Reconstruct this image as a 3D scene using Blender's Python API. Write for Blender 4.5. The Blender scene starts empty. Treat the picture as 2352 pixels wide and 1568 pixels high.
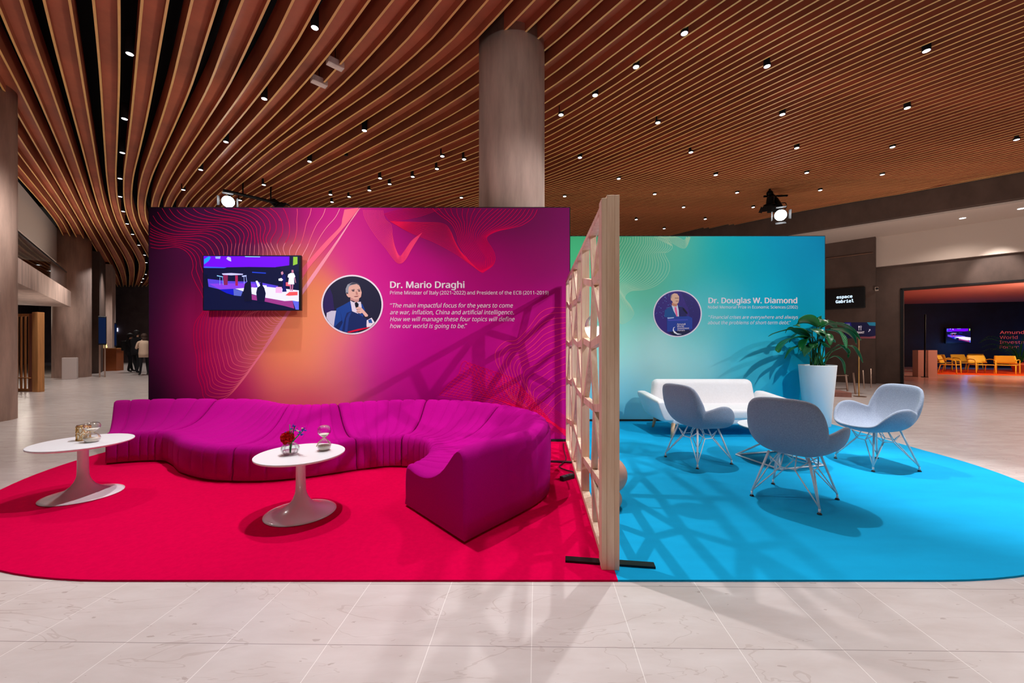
import bpy, bmesh, math, random
from mathutils import Vector, Matrix
random.seed(7)
C = bpy.context.scene
COL = C.collection
# ------------------------------------------------------------------ camera, world, exposure, large lights
S = 0.857                      # drafting units -> metres
F, CX, HY, H = 915.0, 1176.0, 793.0, 1.4   # focal length in pixels, centre column, horizon row, eye height (drafting units)
cam = bpy.data.cameras.new('camera'); camo = bpy.data.objects.new('camera', cam); COL.objects.link(camo)
camo.location = (0, 0, H*S); camo.rotation_euler = (math.pi/2, 0, 0)
cam.lens = F/2352*36; cam.sensor_width = 36; cam.shift_y = (HY-784)/2352; cam.clip_end = 200
C.camera = camo
C.view_settings.view_transform = 'Standard'; C.view_settings.look = 'None'
C.view_settings.exposure = 0.0; C.view_settings.gamma = 1; C.view_settings.use_curve_mapping = False
w = bpy.data.worlds.new('world'); C.world = w; w.use_nodes = True
w.node_tree.nodes['Background'].inputs[0].default_value = (1.0, 0.90, 0.86, 1)
w.node_tree.nodes['Background'].inputs[1].default_value = 0.03
def spot(loc, tgt, watts, deg, blend=0.5, r=0.045, col=(1, .975, .985)):
    l = bpy.data.lights.new('spot_beam', 'SPOT'); l.energy = watts; l.spot_size = math.radians(deg)
    l.spot_blend = blend; l.shadow_soft_size = r; l.color = col
    o = bpy.data.objects.new('spot_beam', l); COL.objects.link(o)
    o.location = Vector(loc)*S
    o.rotation_euler = (Vector(tgt)-Vector(loc)).to_track_quat('-Z', 'Y').to_euler()
def pointl(loc, watts, r=0.2, col=(1, 1, 1)):
    l = bpy.data.lights.new('room_bulb', 'POINT'); l.energy = watts; l.shadow_soft_size = r; l.color = col
    o = bpy.data.objects.new('room_bulb', l); COL.objects.link(o); o.location = Vector(loc)*S
spot((-4.6, .6, 5.9), (-3.6, 5.77, 2.3), 460, 38, .8)                   # front left, over the red side
spot((6.85, -.5, 5.9), (.05, 5.77, 1.75), 1250, 34, .5)                   # front right, throws the lattice on the pink wall
spot((6.0, 1.2, 5.9), (3.2, 7.3, 1.7), 680, 58, .6)                    # front right, blue wall
spot((9.9, 2.45, 5.9), (4.3, 6.6, .9), 420, 60, .6)                    # right side, plant shadow
spot((-1.4, 3.9, 5.9), (-1.4, 3.7, 0), 560, 78, .8)                    # overhead
spot((2.5, 5.3, 5.9), (2.9, 4.0, 0), 420, 80, .5, col=(.96, .98, 1))
spot((4.5, 4.2, 5.9), (4.5, 3.9, 0), 1100, 36, .9, col=(.96, .98, 1))
spot((.7, 2.3, 5.9), (.9, 1.2, 0), 420, 56, .9)
spot((-3.3, 2.3, 5.9), (-3.0, 1.2, 0), 170, 56, .9)
spot((4.4, 2.3, 5.9), (4.2, 1.2, 0), 380, 56, .9)
for q in ((-8, 6, 5.9), (-13, 11, 5.9), (-16, 16, 5.9), (-21, 22, 5.9), (-26, 28, 5.9), (9, 9, 5.9), (10, 5.5, 5.9)):
    spot(q, (q[0], q[1], 0), 480, 120, .8, .15, (1, .93, .88))
spot((-2.6, 4.9, 5.9), (-2.6, 4.8, 0), 420, 70, .8); spot((.5, -1.2, 5.9), (0, 6.4, 4.9), 260, 24, .9)  # sofa overhead; second spot added to brighten the column behind the pink wall
spot((-1.8, 1.1, 5.9), (-1.6, .7, 0), 120, 52, .9); spot((2.8, 1.1, 5.9), (2.8, .7, 0), 230, 52, .9)  # two more spots added to brighten the floor before the carpets
# unseen uplighters, added behind the display walls and camera to brighten the slats
for q, t, e_ in (((3, 9.5, .4), (6, 8, 6), 200), ((-4, 9.0, .4), (-6, 8, 6), 180), ((0, -3.5, .4), (0, 3, 6), 150), ((8, -2.5, .4), (7, 4, 6), 80), ((-8, -2.0, .4), (-7, 5, 6), 110), ((-1.5, 13, .4), (1, 14, 6), 190)):
    spot(q, t, e_, 130, 1, .3, (1, .86, .74))

# ------------------------------------------------------------------ placing helpers (drafting units)
def FL(px, py, z=0.0):                      # point at height z seen at a pixel
    y = F*(H-z)/(py-HY); return Vector(((px-CX)*y/F, y, z))
def DP(px, py, y):                          # point at depth y
    return Vector(((px-CX)*y/F, y, H-(py-HY)*y/F))
class Plane:                                # vertical wall plane: u along, out towards the viewer
    def __init__(s, ox, oy, dx, dy):
        n = math.hypot(dx, dy); s.O = Vector((ox, oy, 0)); s.d = Vector((dx/n, dy/n, 0)); s.n = Vector((dy/n, -dx/n, 0))
        if s.n.dot(Vector((-ox, -oy, 0))) < 0: s.n = -s.n
    def u(s, px):
        k = (px-CX)/F; return (k*s.O.y-s.O.x)/(s.d.x-k*s.d.y)
    def z(s, px, py): return H-(py-HY)/F*(s.O.y+s.u(px)*s.d.y)
    def p(s, u, out, z): return s.O+s.d*u+s.n*out+Vector((0, 0, z))
    def rot(s):
        m = Matrix((s.d, -s.n, Vector((0, 0, 1)))).transposed(); return m.to_euler()

# ------------------------------------------------------------------ mesh helpers
class MB:
    def __init__(s): s.v = []; s.f = []; s.mi = []; s.m = 0
    def add(s, vs, fs):
        b = len(s.v); s.v += [tuple(x) for x in vs]; s.f += [tuple(b+i for i in f) for f in fs]; s.mi += [s.m]*len(fs); return s
    def box(s, c, d, M=None):
        x, y, z = d[0]/2, d[1]/2, d[2]/2
        vs = [Vector((c[0]+a*x, c[1]+b*y, c[2]+e*z)) for a in (-1, 1) for b in (-1, 1) for e in (-1, 1)]
        if M: vs = [M @ v for v in vs]
        return s.add(vs, [(0, 1, 3, 2), (4, 6, 7, 5), (0, 4, 5, 1), (2, 3, 7, 6), (0, 2, 6, 4), (1, 5, 7, 3)])
    def beam(s, a, b, w, t, side):          # rectangular bar from a to b, width w across 'side'x axis, thickness t along side
        a, b = Vector(a), Vector(b); ax = (b-a).normalized(); sd = Vector(side).normalized(); cr = ax.cross(sd).normalized()
        vs = []
        for p in (a, b):
            for i, j in ((-1, -1), (1, -1), (1, 1), (-1, 1)): vs.append(p+cr*w/2*i+sd*t/2*j)
        return s.add(vs, [(0, 1, 2, 3), (7, 6, 5, 4), (0, 4, 5, 1), (1, 5, 6, 2), (2, 6, 7, 3), (3, 7, 4, 0)])
    def tube(s, pts, r, n=8, cap=True):
        pts = [Vector(p) for p in pts]; rs = r if isinstance(r, (list, tuple)) else [r]*len(pts)
        vs = []; up = None
        for i, p in enumerate(pts):
            t = (pts[min(i+1, len(pts)-1)]-pts[max(i-1, 0)]).normalized()
            if up is None: up = t.orthogonal().normalized()
            up = (up-t*up.dot(t))
            up = up.normalized() if up.length > 1e-6 else t.orthogonal().normalized()
            q = t.cross(up)
            for k in range(n):
                a = 2*math.pi*k/n; vs.append(p+(up*math.cos(a)+q*math.sin(a))*rs[i])
        fs = [(i*n+k, i*n+(k+1) % n, (i+1)*n+(k+1) % n, (i+1)*n+k) for i in range(len(pts)-1) for k in range(n)]
        if cap: fs += [tuple(range(n-1, -1, -1)), tuple((len(pts)-1)*n+k for k in range(n))]
        return s.add(vs, fs)
    def lathe(s, prof, n=40, c=(0, 0, 0), M=None):
        vs = []
        for r, z in prof:
            for k in range(n):
                a = 2*math.pi*k/n; v = Vector((c[0]+r*math.cos(a), c[1]+r*math.sin(a), c[2]+z)); vs.append(M @ v if M else v)
        m = len(prof)
        fs = [(i*n+k, i*n+(k+1) % n, (i+1)*n+(k+1) % n, (i+1)*n+k) for i in range(m-1) for k in range(n)]
        if prof[0][0] > 1e-4: fs.append(tuple(range(n-1, -1, -1)))
        if prof[-1][0] > 1e-4: fs.append(tuple((m-1)*n+k for k in range(n)))
        return s.add(vs, fs)
    def ball(s, c, r, n=24, sq=(1, 1, 1)):
        prof = [(max(1e-5, math.sin(math.pi*i/n)), -math.cos(math.pi*i/n)) for i in range(n+1)]
        vs = []; m = n*2
        for a, b in prof:
            for k in range(m): vs.append((c[0]+r*sq[0]*a*math.cos(2*math.pi*k/m), c[1]+r*sq[1]*a*math.sin(2*math.pi*k/m), c[2]+r*sq[2]*b))
        return s.add(vs, [(i*m+k, i*m+(k+1) % m, (i+1)*m+(k+1) % m, (i+1)*m+k) for i in range(n) for k in range(m)])
    def grid(s, P, closed_u=False):         # P[i][j]
        a, b = len(P), len(P[0]); vs = [p for r in P for p in r]
        return s.add(vs, [(i*b+j, i*b+j+1, ((i+1) % a)*b+j+1, ((i+1) % a)*b+j) for i in range(a if closed_u else a-1) for j in range(b-1)])
    def prism(s, poly, z0, z1):
        n = len(poly); vs = [(p[0], p[1], z0) for p in poly]+[(p[0], p[1], z1) for p in poly]
        return s.add(vs, [tuple(range(n-1, -1, -1)), tuple(range(n, 2*n))]+[(i, (i+1) % n, n+(i+1) % n, n+i) for i in range(n)])
    def mesh(s, name, mats, smooth=False):
        me = bpy.data.meshes.new(name); me.from_pydata(s.v, [], s.f)
        for m in (mats if isinstance(mats, (list, tuple)) else [mats]): me.materials.append(m)
        me.polygons.foreach_set('material_index', s.mi)
        if smooth: me.polygons.foreach_set('use_smooth', [True]*len(s.f))
        me.update(); return me
    def obj(s, name, mats, parent=None, smooth=False, fix=True, bevel=0):
        me = s.mesh(name, mats, smooth)
        if fix:
            b = bmesh.new(); b.from_mesh(me); bmesh.ops.remove_doubles(b, verts=b.verts, dist=1e-5)
            bmesh.ops.recalc_face_normals(b, faces=b.faces); b.to_mesh(me); b.free()
        o = bpy.data.objects.new(name, me); COL.objects.link(o)
        if parent: o.parent = parent
        if bevel:
            md = o.modifiers.new('bevel', 'BEVEL'); md.width = bevel*S; md.segments = 2; md.limit_method = 'ANGLE'
        return o
def tag(o, label=None, cat=None, group=None, kind=None):
    if label: o['label'] = label
    if cat: o['category'] = cat
    if group: o['group'] = group
    if kind: o['kind'] = kind
    return o
def empty(name, loc, rz=0.0, label=None, cat=None, group=None, rot=None):
    o = bpy.data.objects.new(name, None); COL.objects.link(o); o.location = loc
    o.rotation_euler = rot if rot else (0, 0, rz); o.empty_display_size = .1
    return tag(o, label, cat, group)
def copy_tree(o, parent=None):
    c = o.copy(); COL.objects.link(c); c.parent = parent
    for ch in [x for x in o.children]: copy_tree(ch, c)
    return c
def cr(pts, n):                             # Catmull-Rom, n samples per segment
    P = [Vector(p) for p in pts]; P = [P[0]*2-P[1]]+P+[P[-1]*2-P[-2]]; out = []
    for i in range(1, len(P)-2):
        for k in range(n):
            t = k/n; a, b, c, d = P[i-1], P[i], P[i+1], P[i+2]
            out.append(.5*((2*b)+(c-a)*t+(2*a-5*b+4*c-d)*t*t+(3*b-a-3*c+d)*t**3))
    out.append(P[-2]); return out
def lerp(a, b, t): return a+(b-a)*t
def interp(xs, ys, x):
    if x <= xs[0]: return ys[0]
    for i in range(len(xs)-1):
        if x <= xs[i+1]: return lerp(ys[i], ys[i+1], (x-xs[i])/(xs[i+1]-xs[i]))
    return ys[-1]
def hermite(xs, ys, x):                     # monotone-ish cubic, linear outside
    n = len(xs)
    d = [(ys[i+1]-ys[i])/(xs[i+1]-xs[i]) for i in range(n-1)]
    m = [d[0]]+[(d[i-1]+d[i])/2 for i in range(1, n-1)]+[d[-1]]
    if x <= xs[0]: return ys[0]+m[0]*(x-xs[0])
    if x >= xs[-1]: return ys[-1]+m[-1]*(x-xs[-1])
    for i in range(n-1):
        if x <= xs[i+1]:
            h = xs[i+1]-xs[i]; t = (x-xs[i])/h
            return (2*t**3-3*t*t+1)*ys[i]+(t**3-2*t*t+t)*h*m[i]+(3*t*t-2*t**3)*ys[i+1]+(t**3-t*t)*h*m[i+1]

# ------------------------------------------------------------------ materials
def lin(c): return tuple(((x/255)/12.92 if x/255 <= .04045 else ((x/255+.055)/1.055)**2.4) for x in c)
def mat(name, rgb, rough=.6, metal=0, var=0.0, scale=8, stretch=(1, 1, 1), bump=0.0, emit=None, es=0, spec=.5, trans=0, ior=1.45, coat=0, alpha=1, dark=None, sheen=0):
    m = bpy.data.materials.new(name); m.use_nodes = True; nt = m.node_tree; b = nt.nodes['Principled BSDF']
    col = (*lin(rgb), 1); b.inputs['Base Color'].default_value = col
    b.inputs['Roughness'].default_value = rough; b.inputs['Metallic'].default_value = metal
    b.inputs['Specular IOR Level'].default_value = spec; b.inputs['IOR'].default_value = ior
    b.inputs['Transmission Weight'].default_value = trans; b.inputs['Coat Weight'].default_value = coat
    b.inputs['Alpha'].default_value = alpha; b.inputs['Sheen Weight'].default_value = sheen
    if emit: b.inputs['Emission Color'].default_value = (*lin(emit), 1); b.inputs['Emission Strength'].default_value = es
    if var or bump:
        tc = nt.nodes.new('ShaderNodeTexCoord'); mp = nt.nodes.new('ShaderNodeMapping'); mp.inputs['Scale'].default_value = stretch
        nz = nt.nodes.new('ShaderNodeTexNoise'); nz.inputs['Scale'].default_value = scale; nz.inputs['Detail'].default_value = 6; nz.inputs['Roughness'].default_value = .62
        nt.links.new(tc.outputs['Object'], mp.inputs[0]); nt.links.new(mp.outputs[0], nz.inputs['Vector'])
        if var:
            cr_ = nt.nodes.new('ShaderNodeValToRGB'); e = cr_.color_ramp.elements
            lo = lin(dark) if dark else tuple(x*(1-var) for x in col[:3])
            e[0].position = .3; e[0].color = (*lo, 1); e[1].position = .7; e[1].color = (*[min(1, x*(1+var*.35)) for x in col[:3]], 1)
            nt.links.new(nz.outputs['Fac'], cr_.inputs[0]); nt.links.new(cr_.outputs[0], b.inputs['Base Color'])
        if bump:
            bp = nt.nodes.new('ShaderNodeBump'); bp.inputs['Strength'].default_value = bump; bp.inputs['Distance'].default_value = .01
            nt.links.new(nz.outputs['Fac'], bp.inputs['Height']); nt.links.new(bp.outputs[0], b.inputs['Normal'])
    return m
def vcmat(name, rough=.5, es=0, spec=.3):   # printed or screen artwork from a colour attribute
    m = bpy.data.materials.new(name); m.use_nodes = True; nt = m.node_tree; b = nt.nodes['Principled BSDF']
    a = nt.nodes.new('ShaderNodeVertexColor'); a.layer_name = 'Col'; b.inputs['Roughness'].default_value = rough; b.inputs['Specular IOR Level'].default_value = spec
    if es:
        b.inputs['Base Color'].default_value = (.01, .01, .01, 1); nt.links.new(a.outputs[0], b.inputs['Emission Color']); b.inputs['Emission Strength'].default_value = es
    else: nt.links.new(a.outputs[0], b.inputs['Base Color'])
    return m
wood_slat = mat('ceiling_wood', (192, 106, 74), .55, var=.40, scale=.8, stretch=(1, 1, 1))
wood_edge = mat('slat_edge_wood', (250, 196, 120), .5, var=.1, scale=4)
void_black = mat('ceiling_void', (16, 17, 24), .9)
concrete = mat('concrete', (206, 176, 162), .8, var=.35, scale=1.6, stretch=(3, 3, .5), bump=.15)
concrete_dark = mat('dark_wall_board', (96, 76, 68), .7, var=.3, scale=2.5, stretch=(1, 1, .6))
wall_dim = mat('dim_far_wall', (120, 108, 112), .8, var=.25, scale=1.5)
plaster = mat('white_plaster', (214, 196, 184), .85)
black = mat('black_plastic', (14, 15, 19), .4)
black_soft = mat('black_matte', (20, 20, 24), .8)
metal_black = mat('black_metal', (18, 18, 22), .35, metal=.6)
steel = mat('brushed_steel', (190, 165, 150), .3, metal=1)
white_lac = mat('white_lacquer', (236, 230, 236), .22, coat=.4)
white_top = mat('white_laminate', (238, 238, 242), .35)
white_metal = mat('white_powder_coat', (238, 240, 242), .35)
pine = mat('pine', (238, 214, 190), .6, var=.28, scale=5, stretch=(6, 6, .35), bump=.1, dark=(220, 184, 152))
pine_orange = mat('warm_pine', (214, 150, 92), .6, var=.28, scale=5, stretch=(6, 6, .35))
oak_leg = mat('oak_leg', (216, 178, 140), .5, var=.2, scale=8, stretch=(4, 4, 1))
sofa_fab = mat('magenta_fabric', (176, 0, 130), .9, var=.10, scale=120, bump=.12, spec=.08)
white_fab = mat('white_fabric', (240, 238, 240), .7, var=.04, scale=40, bump=.1)
grey_fab = mat('grey_wool', (158, 166, 182), .95, var=.3, scale=170, stretch=(1, 1, 1.6), bump=.25, dark=(120, 130, 150), sheen=.2)
pot_white = mat('white_pot', (236, 240, 242), .4)
soil = mat('soil', (84, 62, 34), .95, var=.6, scale=30, bump=.8)
stem_g = mat('stem_green', (20, 90, 40), .5)
terracotta = mat('salmon_ceramic', (232, 172, 148), .55, var=.08, scale=6)
gold = mat('gold_metal', (222, 178, 110), .3, metal=.9)
wax = mat('candle_wax', (246, 240, 226), .5, emit=(255, 240, 214), es=.15)
sand = mat('white_sand', (240, 232, 214), .9, var=.15, scale=90)
def glassmat(name, tint, a=.12):
    m = bpy.data.materials.new(name); m.use_nodes = True; nt = m.node_tree; out = nt.nodes['Material Output']; nt.nodes.remove(nt.nodes['Principled BSDF'])
    t = nt.nodes.new('ShaderNodeBsdfTransparent'); t.inputs[0].default_value = (*tint, 1)
    g = nt.nodes.new('ShaderNodeBsdfGlossy'); g.inputs['Roughness'].default_value = .03
    lw = nt.nodes.new('ShaderNodeLayerWeight'); lw.inputs[0].default_value = a; mx = nt.nodes.new('ShaderNodeMixShader')
    nt.links.new(lw.outputs['Facing'], mx.inputs[0]); nt.links.new(t.outputs[0], mx.inputs[1]); nt.links.new(g.outputs[0], mx.inputs[2]); nt.links.new(mx.outputs[0], out.inputs[0])
    return m
glass = glassmat('clear_glass', (.97, .98, .98), .3)
glass_rail = glassmat('balustrade_glass', (.80, .82, .82), .25)
glass_green = glassmat('greenish_glass', (.86, .95, .92), .35)
lens_on = mat('lit_lens', (255, 255, 255), .5, emit=(250, 250, 255), es=6)
lens_hot = mat('lit_spot_lens', (255, 255, 255), .5, emit=(250, 252, 255), es=30)
text_white = mat('printed_white', (238, 228, 238), .6)
text_glow = mat('screen_text', (200, 230, 255), .6, emit=(205, 232, 255), es=1.2)
carpet_red = mat('red_carpet', (206, 0, 66), 1, var=.10, scale=35, bump=.2, spec=.03)
carpet_blue = mat('blue_carpet', (14, 164, 216), .9, var=.10, scale=1.4, stretch=(1, 3, 1), bump=.1, spec=.12)
carpet_orange = mat('orange_carpet', (255, 100, 0), .95, emit=(255, 90, 0), es=.0)
yellow = mat('yellow_metal', (236, 214, 70), .45)
orange_m = mat('orange_metal', (240, 110, 30), .45)
leafm = mat('leaf_green', (18, 104, 46), .35, var=.35, scale=3, stretch=(1, 1, 1))
def leaf_material():
    m = bpy.data.materials.new('striped_leaf'); m.use_nodes = True; nt = m.node_tree; b = nt.nodes['Principled BSDF']
    uv = nt.nodes.new('ShaderNodeUVMap'); uv.uv_map = 'UVMap'; mp = nt.nodes.new('ShaderNodeMapping'); mp.vector_type = 'POINT'
    wv = nt.nodes.new('ShaderNodeTexWave'); wv.wave_type = 'BANDS'; wv.bands_direction = 'X'; wv.inputs['Scale'].default_value = 5.5; wv.inputs['Distortion'].default_value = 1.2
    r = nt.nodes.new('ShaderNodeValToRGB'); e = r.color_ramp.elements; e[0].position = .55; e[0].color = (*lin((10, 84, 40)), 1); e[1].position = .95; e[1].color = (*lin((96, 160, 116)), 1)
    nt.links.new(uv.outputs[0], wv.inputs['Vector']); nt.links.new(wv.outputs['Fac'], r.inputs[0]); nt.links.new(r.outputs[0], b.inputs['Base Color'])
    b.inputs['Roughness'].default_value = .32; return m
leaf_striped = leaf_material()
def floor_material():
    m = bpy.data.materials.new('limestone_floor'); m.use_nodes = True; nt = m.node_tree; N = nt.nodes.new; L = nt.links.new; b = nt.nodes['Principled BSDF']
    tc = N('ShaderNodeTexCoord'); sp = N('ShaderNodeSeparateXYZ'); L(tc.outputs['Object'], sp.inputs[0])
    def M(op, a, c=None, d=None):
        n = N('ShaderNodeMath'); n.operation = op
        for i, x in enumerate((a, c, d)):
            if x is None: continue
            if isinstance(x, (int, float)): n.inputs[i].default_value = x
            else: L(x, n.inputs[i])
        return n.outputs[0]
    X = M('DIVIDE', sp.outputs[0], S); Y = M('DIVIDE', sp.outputs[1], S)
    u = M('SUBTRACT', X, M('MULTIPLY', Y, .06)); v = M('ADD', Y, M('MULTIPLY', X, .014))
    nz = N('ShaderNodeTexNoise'); nz.inputs['Scale'].default_value = 2.2; nz.inputs['Detail'].default_value = 5; L(tc.outputs['Object'], nz.inputs['Vector'])
    wob = M('MULTIPLY', M('SUBTRACT', nz.outputs['Fac'], .5), .012)
    tile = .478
    fu = M('FRACT', M('DIVIDE', M('ADD', M('ADD', u, wob), .02), tile)); fu = M('ABSOLUTE', M('SUBTRACT', fu, .5))
    row = M('DIVIDE', M('SUBTRACT', v, 1.853), .475); fv = M('ABSOLUTE', M('SUBTRACT', M('FRACT', M('ADD', row, .5+20)), .5))
    ju = M('GREATER_THAN', fu, .4965); jv = M('LESS_THAN', fv, .0035)
    cmb = N('ShaderNodeCombineXYZ'); L(M('FLOOR', M('DIVIDE', M('ADD', u, .02), tile)), cmb.inputs[0]); L(M('FLOOR', row), cmb.inputs[1])
    wn = N('ShaderNodeTexWhiteNoise'); L(cmb.outputs[0], wn.inputs['Vector'])
    mp = N('ShaderNodeMapping'); mp.inputs['Rotation'].default_value = (0, 0, .5); mp.inputs['Scale'].default_value = (1, 3.2, 1); L(tc.outputs['Object'], mp.inputs[0])
    n2 = N('ShaderNodeTexNoise'); n2.inputs['Scale'].default_value = 2.6; n2.inputs['Detail'].default_value = 8; n2.inputs['Roughness'].default_value = .6; n2.inputs['Distortion'].default_value = .3; L(mp.outputs[0], n2.inputs['Vector'])
    r = N('ShaderNodeValToRGB'); e = r.color_ramp.elements; e[0].position = .2; e[0].color = (*lin((196, 183, 178)), 1); e[1].position = .8; e[1].color = (*lin((216, 207, 204)), 1); L(n2.outputs['Fac'], r.inputs[0])
    # small pits and veins
    n3 = N('ShaderNodeTexNoise'); n3.inputs['Scale'].default_value = 14; n3.inputs['Detail'].default_value = 3; L(mp.outputs[0], n3.inputs['Vector'])
    pit = M('GREATER_THAN', n3.outputs['Fac'], .70)
    vn = N('ShaderNodeTexNoise'); vn.inputs['Scale'].default_value = 1.1; vn.inputs['Detail'].default_value = 4; vn.inputs['Distortion'].default_value = 1.2; L(mp.outputs[0], vn.inputs['Vector'])
    vein = M('LESS_THAN', M('ABSOLUTE', M('SUBTRACT', vn.outputs['Fac'], .47)), .0035)
    def mixc(fac, c1, c2):
        x = N('ShaderNodeMix'); x.data_type = 'RGBA'
        if isinstance(fac, float): x.inputs[0].default_value = fac
        else: L(fac, x.inputs[0])
        for i, c in ((6, c1), (7, c2)):
            if isinstance(c, tuple): x.inputs[i].default_value = (*c, 1)
            else: L(c, x.inputs[i])
        return x.outputs[2]
    c = mixc(M('MULTIPLY', wn.outputs['Value'], .07), r.outputs[0], lin((170, 150, 140)))
    c = mixc(M('MULTIPLY', pit, .35), c, lin((130, 106, 92))); c = mixc(M('MULTIPLY', vein, .2), c, lin((140, 112, 98)))
    c = mixc(M('MULTIPLY', ju, .7), c, lin((245, 240, 235))); c = mixc(M('MULTIPLY', jv, .6), c, lin((96, 84, 78)))
    L(c, b.inputs['Base Color']); b.inputs['Roughness'].default_value = .3; b.inputs['Specular IOR Level'].default_value = .4
    L(M('ADD', M('MULTIPLY', n2.outputs['Fac'], .08), .20), b.inputs['Roughness'])
    return m
floor_m = floor_material()
print_mat = vcmat('printed_panel', .7, 0, .08); screen_mat = vcmat('screen_picture', .3, 1.25); photo_mat = vcmat('printed_photo', .5); dim_screen = vcmat('dim_screen_picture', .3, .8)

import os
def bundled(fn):                            # fonts that ship inside Blender itself; the built-in font is the fallback
    try: return bpy.data.fonts.load(os.path.join(bpy.utils.resource_path('LOCAL'), 'datafiles', 'fonts', fn))
    except Exception: return None
SANS, MONO = bundled('NotoSansMath-Regular.woff2'), bundled('DejaVuSansMono.woff2')
# flat artwork: polygons in local x (right) / z (up), stacked outwards (local -y), colours in an attribute
def art(name, polys, m, parent, step=.0004, base=0.0):
    vs, fs, cols = [], [], []
    ly = 0
    for i, (col, pts) in enumerate(polys):
        if i and col != polys[i-1][0]: ly += 1
        b = len(vs); y = -(base+step*ly)
        vs += [(x, y, z) for x, z in pts]; fs.append(tuple(range(b, b+len(pts)))); cols += [lin(col)]*len(pts)
    me = bpy.data.meshes.new(name); me.from_pydata(vs, [], fs); me.materials.append(m)
    a = me.color_attributes.new('Col', 'FLOAT_COLOR', 'POINT')
    for i, c in enumerate(cols): a.data[i].color = (*c, 1)
    b = bmesh.new(); b.from_mesh(me)
    for f in b.faces:
        if f.normal.y > 0: f.normal_flip()
    bmesh.ops.triangulate(b, faces=[f for f in b.faces if len(f.verts) > 4]); b.to_mesh(me); b.free()
    o = bpy.data.objects.new(name, me); COL.objects.link(o); o.parent = parent; return o
def ell(cx, cz, rx, rz, n=24, a0=0, a1=360, rot=0):
    o = []
    for k in range(n):
        a = math.radians(a0+(a1-a0)*k/(n if a1-a0 == 360 else n-1)); x, z = rx*math.cos(a), rz*math.sin(a)
        cr_, sr = math.cos(rot), math.sin(rot); o.append((cx+x*cr_-z*sr, cz+x*sr+z*cr_))
    return o
def glyphs(body, shear, font=None, builtin=False):
    cu = bpy.data.curves.new('glyphs', 'FONT'); cu.body = body; cu.size = 1; cu.shear = shear; cu.extrude = 0; cu.resolution_u = 4
    if not builtin: cu.font = font or SANS or cu.font
    o = bpy.data.objects.new('glyphs', cu); COL.objects.link(o); dg = bpy.context.evaluated_depsgraph_get(); dg.update()
    me = bpy.data.meshes.new_from_object(o.evaluated_get(dg)); bpy.data.objects.remove(o); bpy.data.curves.remove(cu)
    vs = [v.co.copy() for v in me.vertices]; fs = [tuple(p.vertices) for p in me.polygons]; bpy.data.meshes.remove(me); return vs, fs
def text(name, body, x0, x1, zbase, cap, m, parent, bold=0.0, shear=0.0, y=-.002, depth=.0006, font=None):
    m_ = MB(); qw = cap*.62
    for q in '\u201c\u201d':                 # curly quotes come from the built-in font
        if q in body:
            body = body.replace(q, ''); vs, fs = glyphs(q, shear, builtin=True); lo, hi = min(v.x for v in vs), max(v.x for v in vs); top = max(v.y for v in vs)
            xs = x0 if q == '\u201c' else x1-qw; k = qw*.8/(hi-lo)
            m_.add([(xs+(v.x-lo)*k, y, zbase+cap*1.02-(top-v.y)*k) for v in vs], fs)
            if q == '\u201c': x0 += qw
            else: x1 -= qw
    cap_h = max(v.y for v in glyphs('H', 0, font)[0])
    vs, fs = glyphs(body, shear, font); lo, hi = min(v.x for v in vs), max(v.x for v in vs); kz = cap/cap_h; bw = bold*cap; k = (x1-x0-bw)/(hi-lo)
    for i, (a, b) in enumerate(((0, 0), (.5, .3), (.5, -.3), (1, 0)) if bold else ((0, 0),)): m_.add([(x0+a*bw+(v.x-lo)*k, y-i*.0003, zbase+v.y*kz+b*bw) for v in vs], fs)
    return m_.obj(name, m, parent, fix=False)

# ------------------------------------------------------------------ the hall: floor, walls
m_ = MB(); m_.box((-4, 15, -.1), (90, 60, .2)); tag(m_.obj('floor', floor_m), kind='structure')
m_ = MB(); m_.box((-4, 15, 7.2), (90, 60, .2)); tag(m_.obj('ceiling', void_black), kind='structure')
CE = 6.1                                     # underside of the slats
m_ = MB(); m_.box((-28, 33.0, 3.55), (24, .6, 7.1)); tag(m_.obj('wall_back', wall_dim), kind='structure')
m_ = MB(); m_.box((-2, -14.9, 3.55), (70, .3, 7.1)); tag(m_.obj('wall_front', plaster), kind='structure')
WL = Plane(-18.3, 16.5, -.897, 1)            # mezzanine face
def pbox(P, mb, u0, u1, o0, o1, z0, z1):
    a = [P.p(u, o, z) for u in (u0, u1) for o in (o0, o1) for z in (z0, z1)]
    mb.add(a, [(0, 1, 3, 2), (4, 6, 7, 5), (0, 4, 5, 1), (2, 3, 7, 6), (0, 2, 6, 4), (1, 5, 7, 3)])
uA, uB = WL.u(20)-.8, WL.u(163)
m_ = MB(); pbox(WL, m_, uA, uB, -4.5, 0, 3.0, 3.12); pbox(WL, m_, uA, uB, -.25, 0, 3.12, 3.65); m_.obj('mezzanine', concrete)
mezz = bpy.data.objects['mezzanine']; mezz.name = 'trim_1'; tag(mezz, kind='structure')
m_ = MB(); pbox(WL, m_, uA, uB+1, -4.45, -.5, 4.95, 6.4); tag(m_.obj('trim_2', plaster), kind='structure')
m_ = MB(); pbox(WL, m_, uA-14, uB+32, -4.9, -4.5, 0, 7.0); tag(m_.obj('wall_mezzanine', concrete_dark), kind='structure')
r_ = empty('balcony_railing', WL.p(0, 0, 3.65), 0, 'glass balcony railing with slim dark handrail on the left mezzanine', 'railing')
m_ = MB(); b0 = WL.O+Vector((0, 0, 3.65))
def rel(P, u, o, z): return P.p(u, o, z)-b0
a = [rel(WL, u, o, z) for u in (uA, uB) for o in (-.14, -.12) for z in (3.66, 4.42)]
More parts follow.
